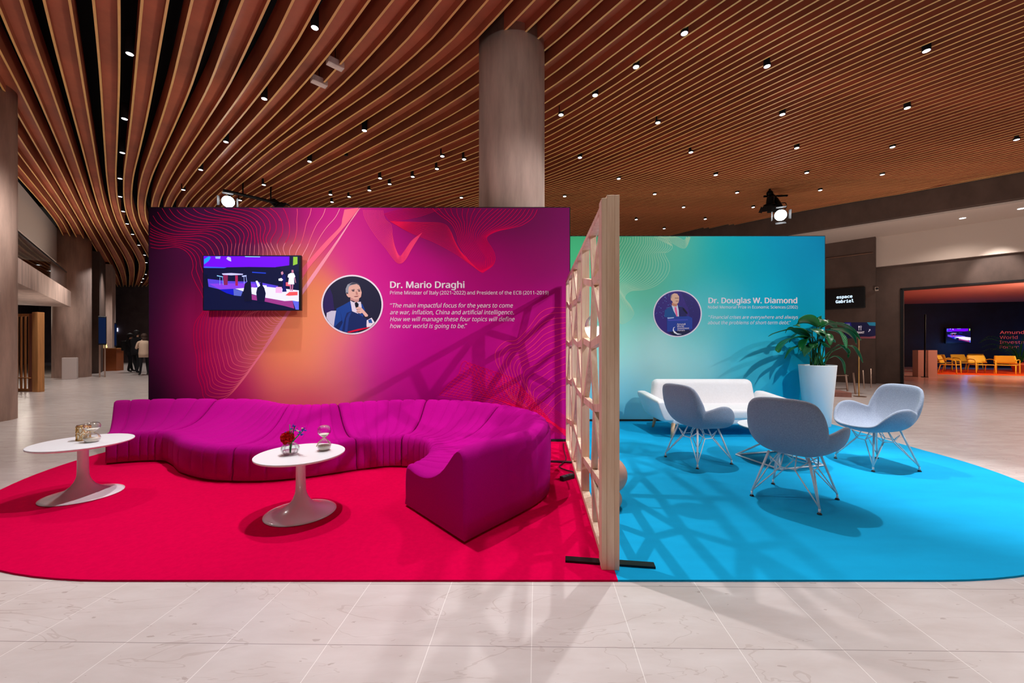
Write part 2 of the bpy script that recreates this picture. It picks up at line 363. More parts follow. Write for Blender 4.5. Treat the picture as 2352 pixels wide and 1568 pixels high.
m_.add(a, [(0, 1, 3, 2), (4, 6, 7, 5), (0, 4, 5, 1), (2, 3, 7, 6), (0, 2, 6, 4), (1, 5, 7, 3)]); m_.obj('glass_pane', glass_rail, r_)
m_ = MB(); m_.beam(rel(WL, uA, -.13, 4.44), rel(WL, uB, -.13, 4.44), .04, .05, (0, 0, 1)); m_.obj('handrail', metal_black, r_)
pointl(WL.p(3, -2.2, 4.3), 60, .2, (1, .86, .7)); pointl(WL.p(3.5, -1.8, 2.5), 60, .2, (1, .88, .75)); spot(WL.p(2.0, 3.0, 5.9), WL.p(1.5, 0, 3.3), 160, 40, .5)
spot(WL.p(-4, 3.5, .6), WL.p(-4, -.5, 5.6), 420, 80, .9, .2, (1, .92, .84)); spot((-28, 27, 5.8), (-28, 32.7, 2.5), 700, 130, .9, .2, (.9, .88, 1))  # added uplight for the white bulkhead, added wash for the dark far wall
# far left wall beyond the round column
W3 = Plane(-22.6, 21.7, -9.9, 10.9)
m_ = MB(); pbox(W3, m_, -5, 15.2, -.4, 0, 0, 7.0); tag(m_.obj('wall_left', mat('brown_wall', (150, 118, 102), .8, var=.25, scale=1.2)), kind='structure')
m_ = MB(); pbox(W3, m_, W3.u(214)-.5, W3.u(228), 0, .25, 0, 6.1); tag(m_.obj('trim_3', concrete_dark), kind='structure')
m_ = MB(); pbox(W3, m_, W3.u(229), W3.u(240), 0, .5, 0, 6.1); tag(m_.obj('trim_4', concrete), kind='structure')
m_ = MB(); ux0, ux1 = W3.u(240.5), W3.u(256); zz = W3.z(248, 712)
m_.add([W3.p(ux0, .05, W3.z(240.5, 706)), W3.p(ux1, .05, W3.z(256, 722)), W3.p(ux1, .05, 6.1), W3.p(ux0, .05, 6.1)], [(0, 1, 2, 3)])
m_.add([W3.p(ux0, .01, W3.z(240.5, 706)), W3.p(ux1, .01, W3.z(256, 722)), W3.p(ux1, .01, 6.1), W3.p(ux0, .01, 6.1)], [(0, 1, 2, 3)])
tag(m_.obj('window_1', mat('dark_window', (40, 42, 46), .15), fix=False), kind='structure')

# right hand wall with the opening
W1 = Plane(13.45, 14.7, .95, -1)
uc, uo = W1.u(2013), W1.u(2070); zop, zfas, zsof = 3.43, 4.28, 5.35; uE = W1.u(2352)+3.5
m_ = MB(); pbox(W1, m_, W1.u(1560), uc, -.5, .35, 0, zsof); tag(m_.obj('wall_right', concrete_dark), kind='structure')
m_ = MB(); pbox(W1, m_, uc, uo, -.5, 0, 0, zfas); pbox(W1, m_, uo, uE, -.5, 0, zop, zfas); tag(m_.obj('door_1', concrete_dark), kind='structure')
m_ = MB(); pbox(W1, m_, uc, uE, -.5, .12, zfas, zsof); tag(m_.obj('trim_5', plaster), kind='structure')
m_ = MB(); pbox(W1, m_, uo-.02, uo+.06, -.45, .04, 0, zop); pbox(W1, m_, uo-.02, uE, -.45, .04, zop-.05, zop); tag(m_.obj('trim_6', black_soft), kind='structure')
m_ = MB()
BM = Plane(13.9, 10.8, -1.09, 1)             # concrete beam at the edge of the slats
m_.add([BM.p(u, o, z) for u in (-8, 11) for o in (-.35, 0) for z in (5.42, 7.05)], [(0, 1, 3, 2), (4, 6, 7, 5), (0, 4, 5, 1), (2, 3, 7, 6), (0, 2, 6, 4), (1, 5, 7, 3)])
tag(m_.obj('trim_7', concrete_dark), kind='structure')
m_ = MB(); a = [BM.p(-8, -.2, zsof), BM.p(11, -.2, zsof), W1.p(-8, -.5, zsof), W1.p(uE, -.5, zsof)]
m_.add(a+[x+Vector((0, 0, .06)) for x in a], [(0, 1, 2, 3), (4, 5, 6, 7), (0, 1, 5, 4), (1, 2, 6, 5), (2, 3, 7, 6), (3, 0, 4, 7)])
tag(m_.obj('trim_8', plaster), kind='structure')
spot(W1.p(uo+2.2, 1.5, 5.0), W1.p(uo+2.2, -3.5, .6), 160, 40, .5, .1, (1, .95, .9))
# room beyond
R0 = Plane(27.3, 25.6, 1, -.25)
m_ = MB(); pbox(R0, m_, -9, 14, -.3, 0, 0, 4.1); tag(m_.obj('wall_room', mat('dark_blue_print', (16, 30, 60), .6, var=.7, scale=.6)), kind='structure')
m_ = MB(); pbox(W1, m_, uo-12, uE+20, -26, -.5, 4.1, 4.2); tag(m_.obj('trim_9', mat('room_ceiling', (196, 120, 112), .8)), kind='structure')
m_ = MB(); pbox(W1, m_, uo-1.2, uo-1.0, -12.5, -.5, 0, 4.1); tag(m_.obj('wall_room_left', concrete_dark), kind='structure')
pointl(W1.p(uo+4.5, -6.5, 2.3), 150, .3, (1, .12, .08)); pointl(W1.p(uo+5.0, -8.0, 2.6), 260, .3, (1, .84, .55)); pointl(R0.p(1.0, 1.0, 1.3), 14, .3, (.1, .35, 1))
pointl(R0.p(5, 1.0, 1.3), 14, .3, (.1, .35, 1))
def column(px, y, name_label, r=.555, z1=6.5, x=None):
    x = (px-CX)/F*y if x is None else x
    m = MB(); m.lathe([(r, 0), (r, z1)], 64); o = m.obj('concrete_column', concrete, smooth=False); o.location = (x, y, 0)
    for p in o.data.polygons:
        if abs(p.normal.z) < .5: p.use_smooth = True
    return tag(o, name_label, 'column')
column(1175.5, 6.46, 'round concrete column rising behind the pink wall to the slatted ceiling', .53)
column(0, 7.3, 'round concrete column cut by the left edge of the photo', .55, x=-9.93)
column(165.5, 17.6, 'round concrete column behind the small white plinth at the far left', .60)

# ------------------------------------------------------------------ slatted ceiling
G = {
 3: [(244, 0), (252, 150), (254, 300), (255, 376), (258, 440), (266, 480), (279, 516), (296, 548), (313.5, 576), (324, 597), (327.5, 614), (324, 630), (313.5, 659)],
 2: [(130, 0), (165, 172), (193.5, 300), (236, 480), (253, 520), (273, 557), (292, 587), (300.5, 608), (303, 627), (300.5, 659)],
 1: [(19, 0), (41, 63), (86, 172), (136, 300), (205.5, 480), (223, 516), (246, 555), (266, 592), (279, 618), (285, 643), (287.5, 661)],
 0: [(-90, 0), (-15, 130), (77.5, 300), (175, 480), (193, 512), (210, 542), (229, 575), (247, 607), (265, 638), (275, 661)],
 4: [(356, 0), (317.5, 280), (303.5, 361), (294, 418), (293, 447), (296.5, 481), (310, 520), (337, 570), (352, 600), (352, 625), (331, 657)],
 5: [(472, 0), (444, 101), (422, 181), (384, 288), (353, 364), (333.5, 416), (326, 450), (325, 478), (331, 510), (352, 545)],
 6: [(588, 0), (556, 69), (527, 146), (493, 214), (446, 294), (400, 373), (370, 432), (356, 475)],
 7: [(704, 0), (665, 78), (622, 149), (556, 242), (481, 335), (400, 444), (386, 474)],
 8: [(819, 0), (750, 100), (675.5, 192), (602, 274), (515, 363), (418, 474.5)],
 9: [(932, 0), (777, 180), (674, 275.5), (573, 361), (451.5, 474.5)],
 10: [(1040, 0), (941, 113), (838, 202), (629, 349), (483, 474.5)],
 12: [(1255, 0), (1180, 75), (1100, 146), (552.7, 474.5)],
 14: [(1456, 0), (1252, 166), (1100, 266), (631, 474.5)],
 16: [(1644, 0), (1252, 268), (1100, 341), (716, 474.5)],
 18: [(1791, 0), (1252, 323), (1100, 388), (808, 474.5)],
 22: [(2071, 0), (1252, 400), (1100, 452)]}
YG = [5.42, 6.2, 7.2, 8.3, 9.6, 11.2, 13.4, 15.2, 17.5, 20, 23, 27, 32.5]
GX = {}
for k in (3, 2, 1, 0, 4, 5, 6, 7, 8, 9, 10, 12, 14, 16, 18, 22):
    ys = [4.7*F/(HY-p[1]) for p in G[k]]; xs = [(p[0]-CX)/F*y for p, y in zip(G[k], ys)]
    ref = {2: 3, 1: 2, 0: 1, 4: 3, 5: 4, 6: 5, 7: 6, 8: 7, 9: 8, 10: 9, 12: 10, 14: 12, 16: 14, 18: 16, 22: 18}.get(k); row = []
    for y in YG:
        if y <= ys[-1]+.05 or ref is None: row.append(hermite(ys, xs, y))
        else:
            base = GX[ref]; yl = ys[-1]; row.append(xs[-1]+hermite(YG, base, y)-hermite(YG, base, yl))
    GX[k] = row
KS = sorted(GX)
def slatX(k, y):
    if y < YG[0]: return slatX(k, YG[0])+(slatX(k, 6.2)-slatX(k, YG[0]))/.78*(y-YG[0])
    vals = None
    if k <= 0: a, b = hermite(YG, GX[0], y), hermite(YG, GX[1], y); return a+(b-a)*k
    if k >= 22:
        a = hermite(YG, GX[22], y); return a+.415*(k-22)
    return hermite(KS, [hermite(YG, GX[q], y) for q in KS], k)
def beam_lim(x, y): return x < 13.75-1.09*(y-10.8)
def left_lim(x, y): return x > -18.85-.897*(y-16.5)
ys_ = [-4+1.2*i for i in range(8)]+[5.4+.35*i for i in range(30)]+[16+.8*i for i in range(21)]
cache = {}
def rim(k, y):
    if (k, y) not in cache: cache[(k, y)] = slatX(k, y)
    return cache[(k, y)]
for k in range(-6, 66):
    rows = [y for y in ys_ if y < 32.6 and beam_lim(rim(k, y), y) and left_lim(rim(k, y), y) and abs(rim(k, y)) < 34 and not (k > 24 and y < 1) and not (k > 30 and y < 4)]
    if k >= 14: rows = [y for y in rows if y < 20]
    if len(rows) < 3: continue
    # exact end where the row meets the beam
    e = empty('ceiling_slat', (0, 0, 0), 0, 'long gently curving wooden box slat hung under the dark ceiling', 'ceiling slat', 'wooden ceiling slats')
    mid = rows[len(rows)//2]; org = Vector((rim(k, mid), mid, CE)); e.location = org
    for s_ in (-1, 1):
        m_ = MB(); t = .03
        P = []
        for y in rows:
            xc = slatX(k+s_*.26, y); dx = (slatX(k+s_*.26, y+.2)-xc)/.2; n = Vector((1, -dx, 0)).normalized()
            c = Vector((xc, y, 0))-Vector((org.x, org.y, 0))
            P.append([c-n*t/2+Vector((0, 0, .45)), c-n*t/2, c+n*t/2, c+n*t/2+Vector((0, 0, .45))])
        b = len(m_.v)
        for r in P: m_.v += [tuple(x) for x in r]
        for i in range(len(P)-1):
            for j in range(4):
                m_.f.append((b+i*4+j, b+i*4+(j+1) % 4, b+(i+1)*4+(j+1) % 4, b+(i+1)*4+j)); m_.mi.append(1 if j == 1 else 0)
        m_.f += [(0, 1, 2, 3), tuple(len(m_.v)-1-j for j in range(4))]; m_.mi += [0, 0]
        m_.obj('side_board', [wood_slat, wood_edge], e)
    m_ = MB(); P = []
    for y in rows: P.append([Vector((slatX(k-.25, y), y, .13))-Vector((org.x, org.y, 0)), Vector((slatX(k+.25, y), y, .13))-Vector((org.x, org.y, 0))])
    m_.grid(P); m_.grid([[q+Vector((0, 0, .02)) for q in r] for r in P]); m_.obj('inner_panel', wood_slat, e, fix=False)
    tag(e, cat='ceiling slat')

# ------------------------------------------------------------------ downlights between the slats
DL = [(723, 64), (298, 124), (607, 227), (286, 273), (837, 300), (519, 326), (281, 351), (711, 371), (461, 390), (275.5, 410), (421, 436), (276, 451.6), (283, 485.6), (292, 514), (304.5, 538), (319, 563), (332, 585.6), (336, 603), (335, 630), (329, 640), (325, 648),
      (606, 424.6), (551.5, 460), (1016, 359), (1066, 366), (1003.6, 388), (873, 409.6), (948, 406), (895, 423), (848.4, 437.4), (759, 447), (802, 452), (762.7, 464), (1059.6, 454),
      (1572, 77), (1461, 154), (1367, 219), (1288.5, 264), (1762, 152.6), (1511, 282), (1332, 362), (1587, 350), (1797, 263), (2128, 117), (2084, 248), (2050, 338), (2335, 321), (1830, 340), (1853, 397), (2026.6, 401), (1884, 437),
      (1503.7, 446), (1570, 476), (1461.5, 504), (1525.5, 525), (1620, 503), (1693, 442.6), (1730, 476), (1644, 402), (1297, 451), (1421, 410.5)]
dl = empty('downlight', (0, 0, 0), 0, 'small round recessed downlight glowing white between the wooden slats', 'ceiling light', 'downlights between the slats')
m_ = MB(); m_.lathe([(.05, 0), (.055, 0), (.055, .32), (.03, .34)], 20); m_.obj('can', black_soft, dl)
m_ = MB(); m_.lathe([(.0001, -.004), (.045, -.003), (.048, .001)], 20); m_.obj('lens', lens_on, dl, fix=False)
for i, (px, py) in enumerate(DL):
    o = dl if i == 0 else copy_tree(dl)
    p = DP(px, py, 4.66*F/(HY-py)); o.location = p
    if py < 480 and i % 3 == 0: spot((p.x, p.y, 6.0), (p.x, p.y, 0), 60, 95, .6, .05, (1, .96, .93))
sl = None
for px, py in ((2211, 501), (2345.5, 479)):
    y = (zsof-1.4)*F/(HY-py)
    if sl is None:
        sl = empty('soffit_light', DP(px, py, y)+Vector((0, 0, -.005)), 0, 'flush round light in the white soffit at the right', 'ceiling light', 'soffit lights at the right')
        m_ = MB(); m_.lathe([(.07, 0), (.07, .02)], 24); m_.obj('lens', lens_on, sl)
    else: o = copy_tree(sl); o.location = DP(px, py, y)+Vector((0, 0, -.005))
spot((10.5, 8.5, .5), (13.5, 12.5, 5.2), 300, 110, 1, .3, (1, .86, .76)); spot((14.0, 12.2, 5.2), (13.8, 12.6, 0), 90, 140, .8, .1, (1, .9, .82))  # first spot is an added uplighter that brightens the beam and plaster
# acoustic boxes hung between slats
for i, (px, py) in enumerate(((770, 142), (733, 183))):
    p = DP(px, py, 4.75*F/(HY-py)); e = empty('projector_box', p, math.radians(0), 'pale marbled box hung between ceiling slats, %s of two' % ('upper right' if i == 0 else 'lower left'), 'speaker', 'pale boxes between the slats')
    Mr = Matrix.Rotation(math.radians(45), 4, 'Z')
    m_ = MB(); m_.box((0, 0, -.03), (.26, .13, .11), Mr); m_.obj('housing', mat('pale_box', (244, 222, 214), .5, var=.3, scale=8), e, bevel=.01)
    m_ = MB(); m_.tube([(0, 0, .02), (0, 0, .8)], .006); m_.obj('hanger', metal_black, e)

# ------------------------------------------------------------------ track spotlights behind the walls
def fixture(root, p, tilt, lit, sc=1.0):
    e = bpy.data.objects.new('spot_head', None); COL.objects.link(e); e.parent = root; e.location = p; e.rotation_euler = tilt
    m_ = MB(); m_.lathe([(.07*sc, .30*sc), (.10*sc, .27*sc), (.11*sc, .08*sc), (.17*sc, .05*sc), (.17*sc, 0)], 24)
    o = m_.obj('head_housing', metal_black, e, smooth=False)
    m_ = MB(); m_.lathe([(.0001, -.012*sc), (.14*sc, -.010*sc), (.155*sc, .002*sc)], 24); m_.obj('lens', lens_hot if lit else black, e, fix=False)
    for k in range(4):
        a = math.pi/2*k; m_ = MB(); c = Vector((math.cos(a), math.sin(a), 0))*.19*sc; t = Vector((-math.sin(a), math.cos(a), 0))*.12*sc
        d = Vector((math.cos(a), math.sin(a), 0))*.05*sc+Vector((0, 0, -.16*sc))
        m_.add([c-t, c+t, c+t*1.1+d, c-t*1.1+d, c-t+d*.01+c*.03, c+t+c*.03, c+t*1.1+d+c*.03, c-t*1.1+d+c*.03], [(0, 1, 2, 3), (7, 6, 5, 4), (0, 4, 5, 1), (1, 5, 6, 2), (2, 6, 7, 3), (3, 7, 4, 0)])
        m_.obj('barn_door', black_soft, e)
    return e
t0, t1 = DP(512, 437, 11.2), DP(655, 470, 12.4)
tr = empty('track_light', t0, 0, 'black track spotlight rail above the pink wall, one lamp glaring', 'spotlight')
m_ = MB(); m_.tube([(0, 0, 0), t1-t0], .045, 8); m_.obj('track_rail', metal_black, tr)
m_ = MB(); m_.tube([(t1-t0)*.3, (t1-t0)*.3+Vector((0, 0, .9))], .02); m_.tube([(t1-t0)*.75, (t1-t0)*.75+Vector((0, 0, 1.0))], .02); m_.obj('hanger', metal_black, tr)
m_ = MB(); m_.tube([(t1-t0)*.09, DP(525, 450, 11.4)-t0], .03); m_.tube([(t1-t0)*.92, DP(643, 474, 12.3)-t0], .05); m_.obj('yoke', metal_black, tr)
pa = DP(524, 463, 11.2)
aim = (Vector((-1, 0, 1.3))-pa).to_track_quat('-Z', 'Y').to_euler()
fixture(tr, pa-t0, aim, True)
fixture(tr, DP(643, 476, 12.3)-t0, (Vector((-1, 14, 0))-t1).to_track_quat('-Z', 'Y').to_euler(), False)
spot(pa+(Vector((-1, 0, 1.3))-pa).normalized()*.25, (-1.5, 3, 2), 130, 70, .6, .1)
b0_ = DP(1768, 440, 12.0); pb = DP(1793, 494, 11.6)
tb = empty('cluster_spotlight', b0_, 0, 'black double spotlight cluster above the blue wall, right lamp lit', 'spotlight')
m_ = MB(); m_.tube([(0, 0, 0), (0, 0, .5)], .03); m_.tube([DP(1755, 451, 12)-b0_, DP(1808, 449, 12.2)-b0_], .03); m_.obj('hanger', metal_black, tb)
m_ = MB(); m_.ball((0, 0, -.05), .09, 10); m_.tube([(0, 0, -.05), DP(1783, 460, 11.9)-b0_, DP(1794, 478, 11.7)-b0_], [.06, .07, .07]); m_.obj('arm', metal_black, tb, smooth=True)
m_ = MB(); m_.tube(cr([DP(1790, 466, 11.8)-b0_, DP(1804, 466, 11.8)-b0_, DP(1806, 476, 11.7)-b0_, DP(1799, 482, 11.7)-b0_], 6), .012); m_.obj('cable', black, tb)
fixture(tb, pb-b0_, (Vector((1.5, 0, 1.3))-pb).to_track_quat('-Z', 'Y').to_euler(), True)
m_ = MB(); m_.tube([(0, 0, -.1), DP(1768, 465, 11.9)-b0_], [.06, .09]); m_.obj('second_neck', metal_black, tb)
fixture(tb, DP(1768, 474, 11.9)-b0_, (math.radians(8), math.radians(-8), math.radians(40)), False)
spot(pb+(Vector((1.5, 0, 1.3))-pb).normalized()*.25, (2.5, 3, 2), 90, 70, .6, .1)

# ------------------------------------------------------------------ carpets
def arc(cx, cy, r, a0, a1, n=28): return [(cx+r*math.cos(math.radians(a0+(a1-a0)*i/n)), cy+r*math.sin(math.radians(a0+(a1-a0)*i/n))) for i in range(n+1)]
dv = lambda y: .627+.06*(y-2.36)             # seam / divider line
red = [(-5.36, 5.75), (-5.33, 5.4)]+arc(-2.4, 5.26, 2.9, 180, 270)+[(dv(2.36), 2.36), (dv(5.75), 5.75)]
m_ = MB(); m_.prism(red, 0.0, .012); tag(m_.obj('red_carpet', carpet_red), 'bright red carpet with rounded left end under the curved sofa', 'carpet')
blue = [(dv(7.30), 7.30), (dv(5.75), 5.75), (dv(2.36), 2.36)]+arc(2.55, 5.26, 2.9, 270, 360)+[(5.62, 6.78), (5.66, 7.3)]
m_ = MB(); m_.prism(blue, 0.0, .012); tag(m_.obj('blue_carpet', carpet_blue), 'sky blue carpet with rounded right end under the grey armchairs', 'carpet')

# ------------------------------------------------------------------ printed walls
def rbf_color(pts, x, y, p=3.0):
    sw = 0; c = [0, 0, 0]
    for (px, py, col) in pts:
        d = ((px-x)**2+(py-y)**2)**.5; wt = math.exp(-(d/62)**2)+.002*math.exp(-(d/140)**2)+1e-7/(d+1); sw += wt
        for i in range(3): c[i] += wt*lin(col)[i]
    return [v/sw for v in c]
def printed_wall(label, x0, x1, y, thick, top, cols, lines, pxmap, nx, nz):
    root = empty('display_wall', (x0, y, 0), 0, label, 'wall panel')
    m_ = MB(); m_.box(((x1-x0)/2, thick/2+.004, top/2), (x1-x0, thick, top)); m_.box(((x1-x0)/2, -.006, .02), (x1-x0, .03, .04)); m_.obj('frame', black_soft, root)
    me = bpy.data.meshes.new('printed_fabric'); vs = []; fs = []; cs = []
    ins = .012
    for j in range(nz+1):
        for i in range(nx+1):
            X = ins+(x1-x0-2*ins)*i/nx; Z = .045+(top-.045-ins)*j/nz; vs.append((X, 0, Z)); px, py = pxmap(x0+X, Z); cs.append(rbf_color(cols, px, py))
    for j in range(nz):
        for i in range(nx): a = j*(nx+1)+i; fs.append((a, a+1, a+nx+2, a+nx+1))
    me.from_pydata(vs, [], fs); me.materials.append(print_mat); at = me.color_attributes.new('Col', 'FLOAT_COLOR', 'POINT')
    for i, c in enumerate(cs): at.data[i].color = (*c, 1)
    o = bpy.data.objects.new('printed_fabric', me); COL.objects.link(o); o.parent = root
    # line artwork
    vs = []; fs = []; cs = []; lay = 0
    for col0, col1, guides, n, wd in lines:
        gl = [cr([Vector((p[0], p[1], 0)) for p in g], 6) for g in guides]
        L = max(len(g) for g in gl)
        gl = [[g[int(round(i*(len(g)-1)/(L-1)))] if len(g) == L else g[int(i*(len(g)-1)/(L-1))].lerp(g[min(len(g)-1, int(i*(len(g)-1)/(L-1))+1)], (i*(len(g)-1)/(L-1)) % 1) for i in range(L)] for g in gl]
        for q in range(n):
            t = q/(n-1)*(len(gl)-1); a = min(int(t), len(gl)-2); ft = t-a
            pts = [gl[a][i].lerp(gl[a+1][i], ft) for i in range(L)]; lay += 1
            W = []
            for p in pts:
                X = (p.x-CX)/F*y-x0; Z = H+(HY-p.y)/F*y; W.append((X, Z, p.x, p.y))
            b = None
            for i, (X, Z, px, py) in enumerate(W):
                X0, Z0 = W[max(0, i-1)][:2]; X1, Z1 = W[min(L-1, i+1)][:2]; d = Vector((X1-X0, Z1-Z0)); d = d.normalized() if d.length > 1e-7 else Vector((1, 0)); nn = Vector((-d.y, d.x))*wd/2
                ok = ins+.005 < X < x1-x0-ins-.005 and .05 < Z < top-ins-.003
                if not ok: b = None; continue
                k = len(vs); yy = -.0012-.00001*lay; vs += [(X+nn.x, yy, Z+nn.y), (X-nn.x, yy, Z-nn.y)]
                c = [lerp(u, v, 0) for u, v in zip(lin(col0), lin(col1))]
                f_ = col1 and max(0, min(1, hue_fade(px, py))); c = [lerp(u, v, f_) for u, v in zip(lin(col0), lin(col1))]
                cs += [c, c]
                if b is not None: fs.append((b, b+1, k+1, k))
                b = k
    me = bpy.data.meshes.new('printed_lines'); me.from_pydata(vs, [], fs); me.materials.append(print_mat); at = me.color_attributes.new('Col', 'FLOAT_COLOR', 'POINT')
    for i, c in enumerate(cs): at.data[i].color = (*c, 1)
    o = bpy.data.objects.new('printed_lines', me); COL.objects.link(o); o.parent = root
    return root
PY, BY = 5.77, 7.32
def hue_fade(px, py): return 1-abs(px-700)/230 if px < 930 and py > 560 else (1-abs(px-790)/130 if px < 930 else (.15 if px < 1330 else 0))
pc = [(350, 490, (46, 20, 52)), (350, 600, (66, 24, 66)), (350, 700, (74, 28, 76)), (350, 900, (52, 18, 52)), (400, 800, (80, 24, 76)), (420, 600, (92, 20, 76)), (440, 700, (140, 14, 84)), (450, 800, (176, 8, 96)), (480, 750, (206, 20, 112)),
      (480, 500, (64, 24, 72)), (560, 500, (92, 22, 80)), (650, 500, (136, 20, 94)), (740, 500, (176, 10, 118)), (800, 520, (204, 30, 136)), (780, 570, (216, 62, 134)), (840, 600, (206, 30, 140)), (900, 540, (186, 12, 130)), (1000, 510, (122, 22, 84)), (1100, 500, (130, 24, 96)), (1200, 500, (120, 26, 88)), (1290, 500, (126, 22, 94)), (1290, 600, (140, 20, 100)), (1200, 600, (156, 18, 108)), (1100, 600, (178, 12, 118)), (1150, 650, (176, 10, 120)), (950, 620, (194, 12, 132)),
      (700, 620, (226, 110, 96)), (700, 680, (250, 156, 90)), (700, 760, (252, 158, 98)), (640, 800, (252, 150, 92)), (720, 830, (250, 156, 116)), (760, 770, (246, 150, 110)), (680, 830, (250, 152, 100)), (650, 870, (232, 112, 110)), (600, 720, (200, 60, 110)), (560, 780, (190, 50, 110)), (560, 900, (196, 20, 108)), (740, 720, (234, 140, 106)), (790, 800, (214, 72, 150)), (780, 880, (222, 104, 126)), (700, 910, (206, 60, 110)), (860, 800, (204, 34, 156)), (880, 900, (196, 12, 146)), (960, 800, (196, 10, 148)), (1000, 850, (190, 0, 140)), (1100, 800, (188, 6, 136)), (1200, 750, (188, 8, 136)), (1280, 800, (190, 2, 142)), (1280, 950, (190, 10, 146)), (1150, 900, (186, 2, 138)), (500, 860, (180, 8, 96)), (450, 900, (140, 10, 88)), (870, 700, (206, 36, 146)), (1000, 720, (190, 8, 138)), (450, 560, (110, 20, 84)), (1280, 700, (180, 8, 130))]
RL, RP = (236, 0, 84), (255, 170, 190)
c6 = lambda L: [(330+x/3.408, 470+y/3.408) for x, y in L]
c7 = lambda L: [(800+x/2.8, 470+y/2.8) for x, y in L]
F1 = [c6([(20, 326), (130, 344), (245, 330), (320, 355), (370, 410), (388, 480), (378, 540), (410, 620), (462, 720), (470, 820), (400, 930), (392, 1060), (414, 1200), (422, 1330), (455, 1430), (475, 1512), (560, 1530), (660, 1500), (780, 1370), (900, 1200), (1010, 1040), (1130, 860), (1280, 650), (1430, 430), (1640, 100)]),
      c6([(20, 130), (60, 180), (190, 235), (330, 240), (450, 232), (540, 260), (600, 330), (610, 410), (580, 600), (560, 760), (560, 860), (545, 980), (545, 1080), (560, 1180), (580, 1260), (600, 1330), (680, 1370), (760, 1365), (850, 1270), (910, 1190), (1030, 1020), (1145, 840), (1285, 630), (1440, 400), (1650, 80)]),
      c6([(250, -60), (330, 50), (430, 100), (560, 120), (660, 120), (760, 150), (820, 220), (800, 330), (790, 560), (800, 740), (790, 840), (740, 900), (730, 980), (760, 1060), (770, 1120), (800, 1170), (860, 1180), (900, 1180), (930, 1140), (960, 1090), (1060, 960), (1165, 800), (1300, 600), (1460, 370), (1665, 60)]),
      c6([(760, -60), (800, 10), (860, 20), (930, 40), (1000, 110), (1010, 190), (970, 280), (1020, 400), (980, 560), (960, 700), (950, 800), (860, 850), (860, 900), (890, 940), (930, 980), (960, 990), (1000, 990), (1020, 980), (1040, 960), (1060, 930), (1100, 870), (1190, 760), (1320, 560), (1480, 330), (1680, 40)]),
      c6([(1560, -40), (1540, 20), (1500, 100), (1430, 180), (1370, 270), (1330, 350), (1290, 430), (1270, 500), (1240, 590), (1200, 680), (1130, 760), (1060, 800), (1030, 830), (1050, 850), (1070, 870), (1090, 880), (1110, 870), (1130, 840), (1145, 810), (1160, 780), (1190, 740), (1230, 680), (1340, 520), (1500, 300), (1700, 20)])]
fam = [(RL, RP, F1, 27, .0075),
       ((255, 80, 130), (255, 110, 140), [c6([(1585, 0), (1560, 110), (1540, 175), (1420, 300), (1270, 470), (1200, 570)]), c6([(1700, 0), (1640, 80), (1560, 180), (1430, 330), (1300, 480), (1230, 590)])], 26, .016),
       ((255, 60, 120), (255, 90, 140), [c7([(90, 5), (110, 90), (170, 190), (240, 280), (300, 360), (335, 378), (370, 350), (410, 280), (460, 200)]), c7([(215, 5), (235, 90), (275, 130), (285, 200), (300, 270), (330, 330), (360, 300), (410, 230), (475, 180)])], 15, .005),
       ((250, 20, 90), (250, 20, 90), [c7([(270, 108), (400, 180), (550, 240), (680, 310), (780, 380), (840, 425), (862, 437)]), c7([(270, 106), (440, 113), (600, 120), (655, 165), (700, 270), (770, 350), (852, 432)])], 17, .005),
       ((250, 0, 90), (250, 0, 90), [c7([(1225, 5), (1190, 80), (1120, 130), (1050, 150), (960, 170), (900, 200), (893, 230), (930, 290), (945, 340), (930, 390), (866, 437)]), c7([(980, 5), (900, 70), (850, 120), (820, 160), (810, 200), (820, 240), (850, 290), (880, 340), (880, 380), (880, 410), (866, 437)]), c7([(520, 5), (580, 60), (650, 110), (680, 150), (700, 200), (710, 250), (740, 300), (770, 350), (810, 390), (840, 420), (862, 437)])], 22, .006),
       ((250, 10, 90), (250, 10, 90), [c7([(270, 108), (440, 80), (560, 40), (640, 5)]), c7([(230, 60), (300, 40), (400, 20), (430, 5)])], 10, .004),
       ((250, 60, 120), (250, 60, 120), [c7([(1410, 660), (1300, 664), (1230, 700), (1160, 790), (1080, 870), (1010, 880), (950, 940), (950, 1010), (990, 1100), (1000, 1180), (1060, 1260)]), c7([(1410, 900), (1350, 930), (1280, 960), (1220, 1000), (1150, 1030), (1120, 1060), (1120, 1110), (1150, 1180), (1150, 1230), (1130, 1270), (1150, 1310)]), c7([(1410, 1250), (1380, 1250), (1350, 1270), (1320, 1300), (1300, 1330), (1280, 1350), (1270, 1380), (1265, 1400), (1260, 1410), (1255, 1420), (1250, 1430)])], 16, .0065),
       ((244, 0, 84), (244, 0, 84), [c7([(585, 1222), (650, 1150), (710, 1090), (730, 1020), (765, 1015), (820, 1130), (870, 1220), (1000, 1270), (1200, 1360), (1410, 1450)]), c7([(900, 1270), (950, 1200), (1000, 1150), (1040, 1110), (1080, 1130), (1120, 1220), (1160, 1290), (1240, 1350), (1320, 1400), (1410, 1470)]), c7([(1180, 1400), (1200, 1370), (1220, 1350), (1240, 1340), (1270, 1350), (1300, 1390), (1330, 1420), (1360, 1450), (1390, 1480), (1410, 1500)])], 23, .0055),
       ((250, 30, 110), (250, 30, 110), [c7([(585, 1222), (800, 1262), (950, 1290), (1100, 1350), (1250, 1420), (1410, 1490)]), c7([(765, 1015), (900, 1090), (1050, 1150), (1180, 1230), (1300, 1300), (1410, 1370)])], 14, .0045)]
pm = lambda Y: (lambda X, Z: (CX+X/Y*F, HY-(Z-H)/Y*F))
pinkwall = printed_wall('tall purple and magenta printed wall with red contour lines behind the sofa', -5.27, .845, PY, .12, 3.405, pc, fam, pm(PY), 110, 62)
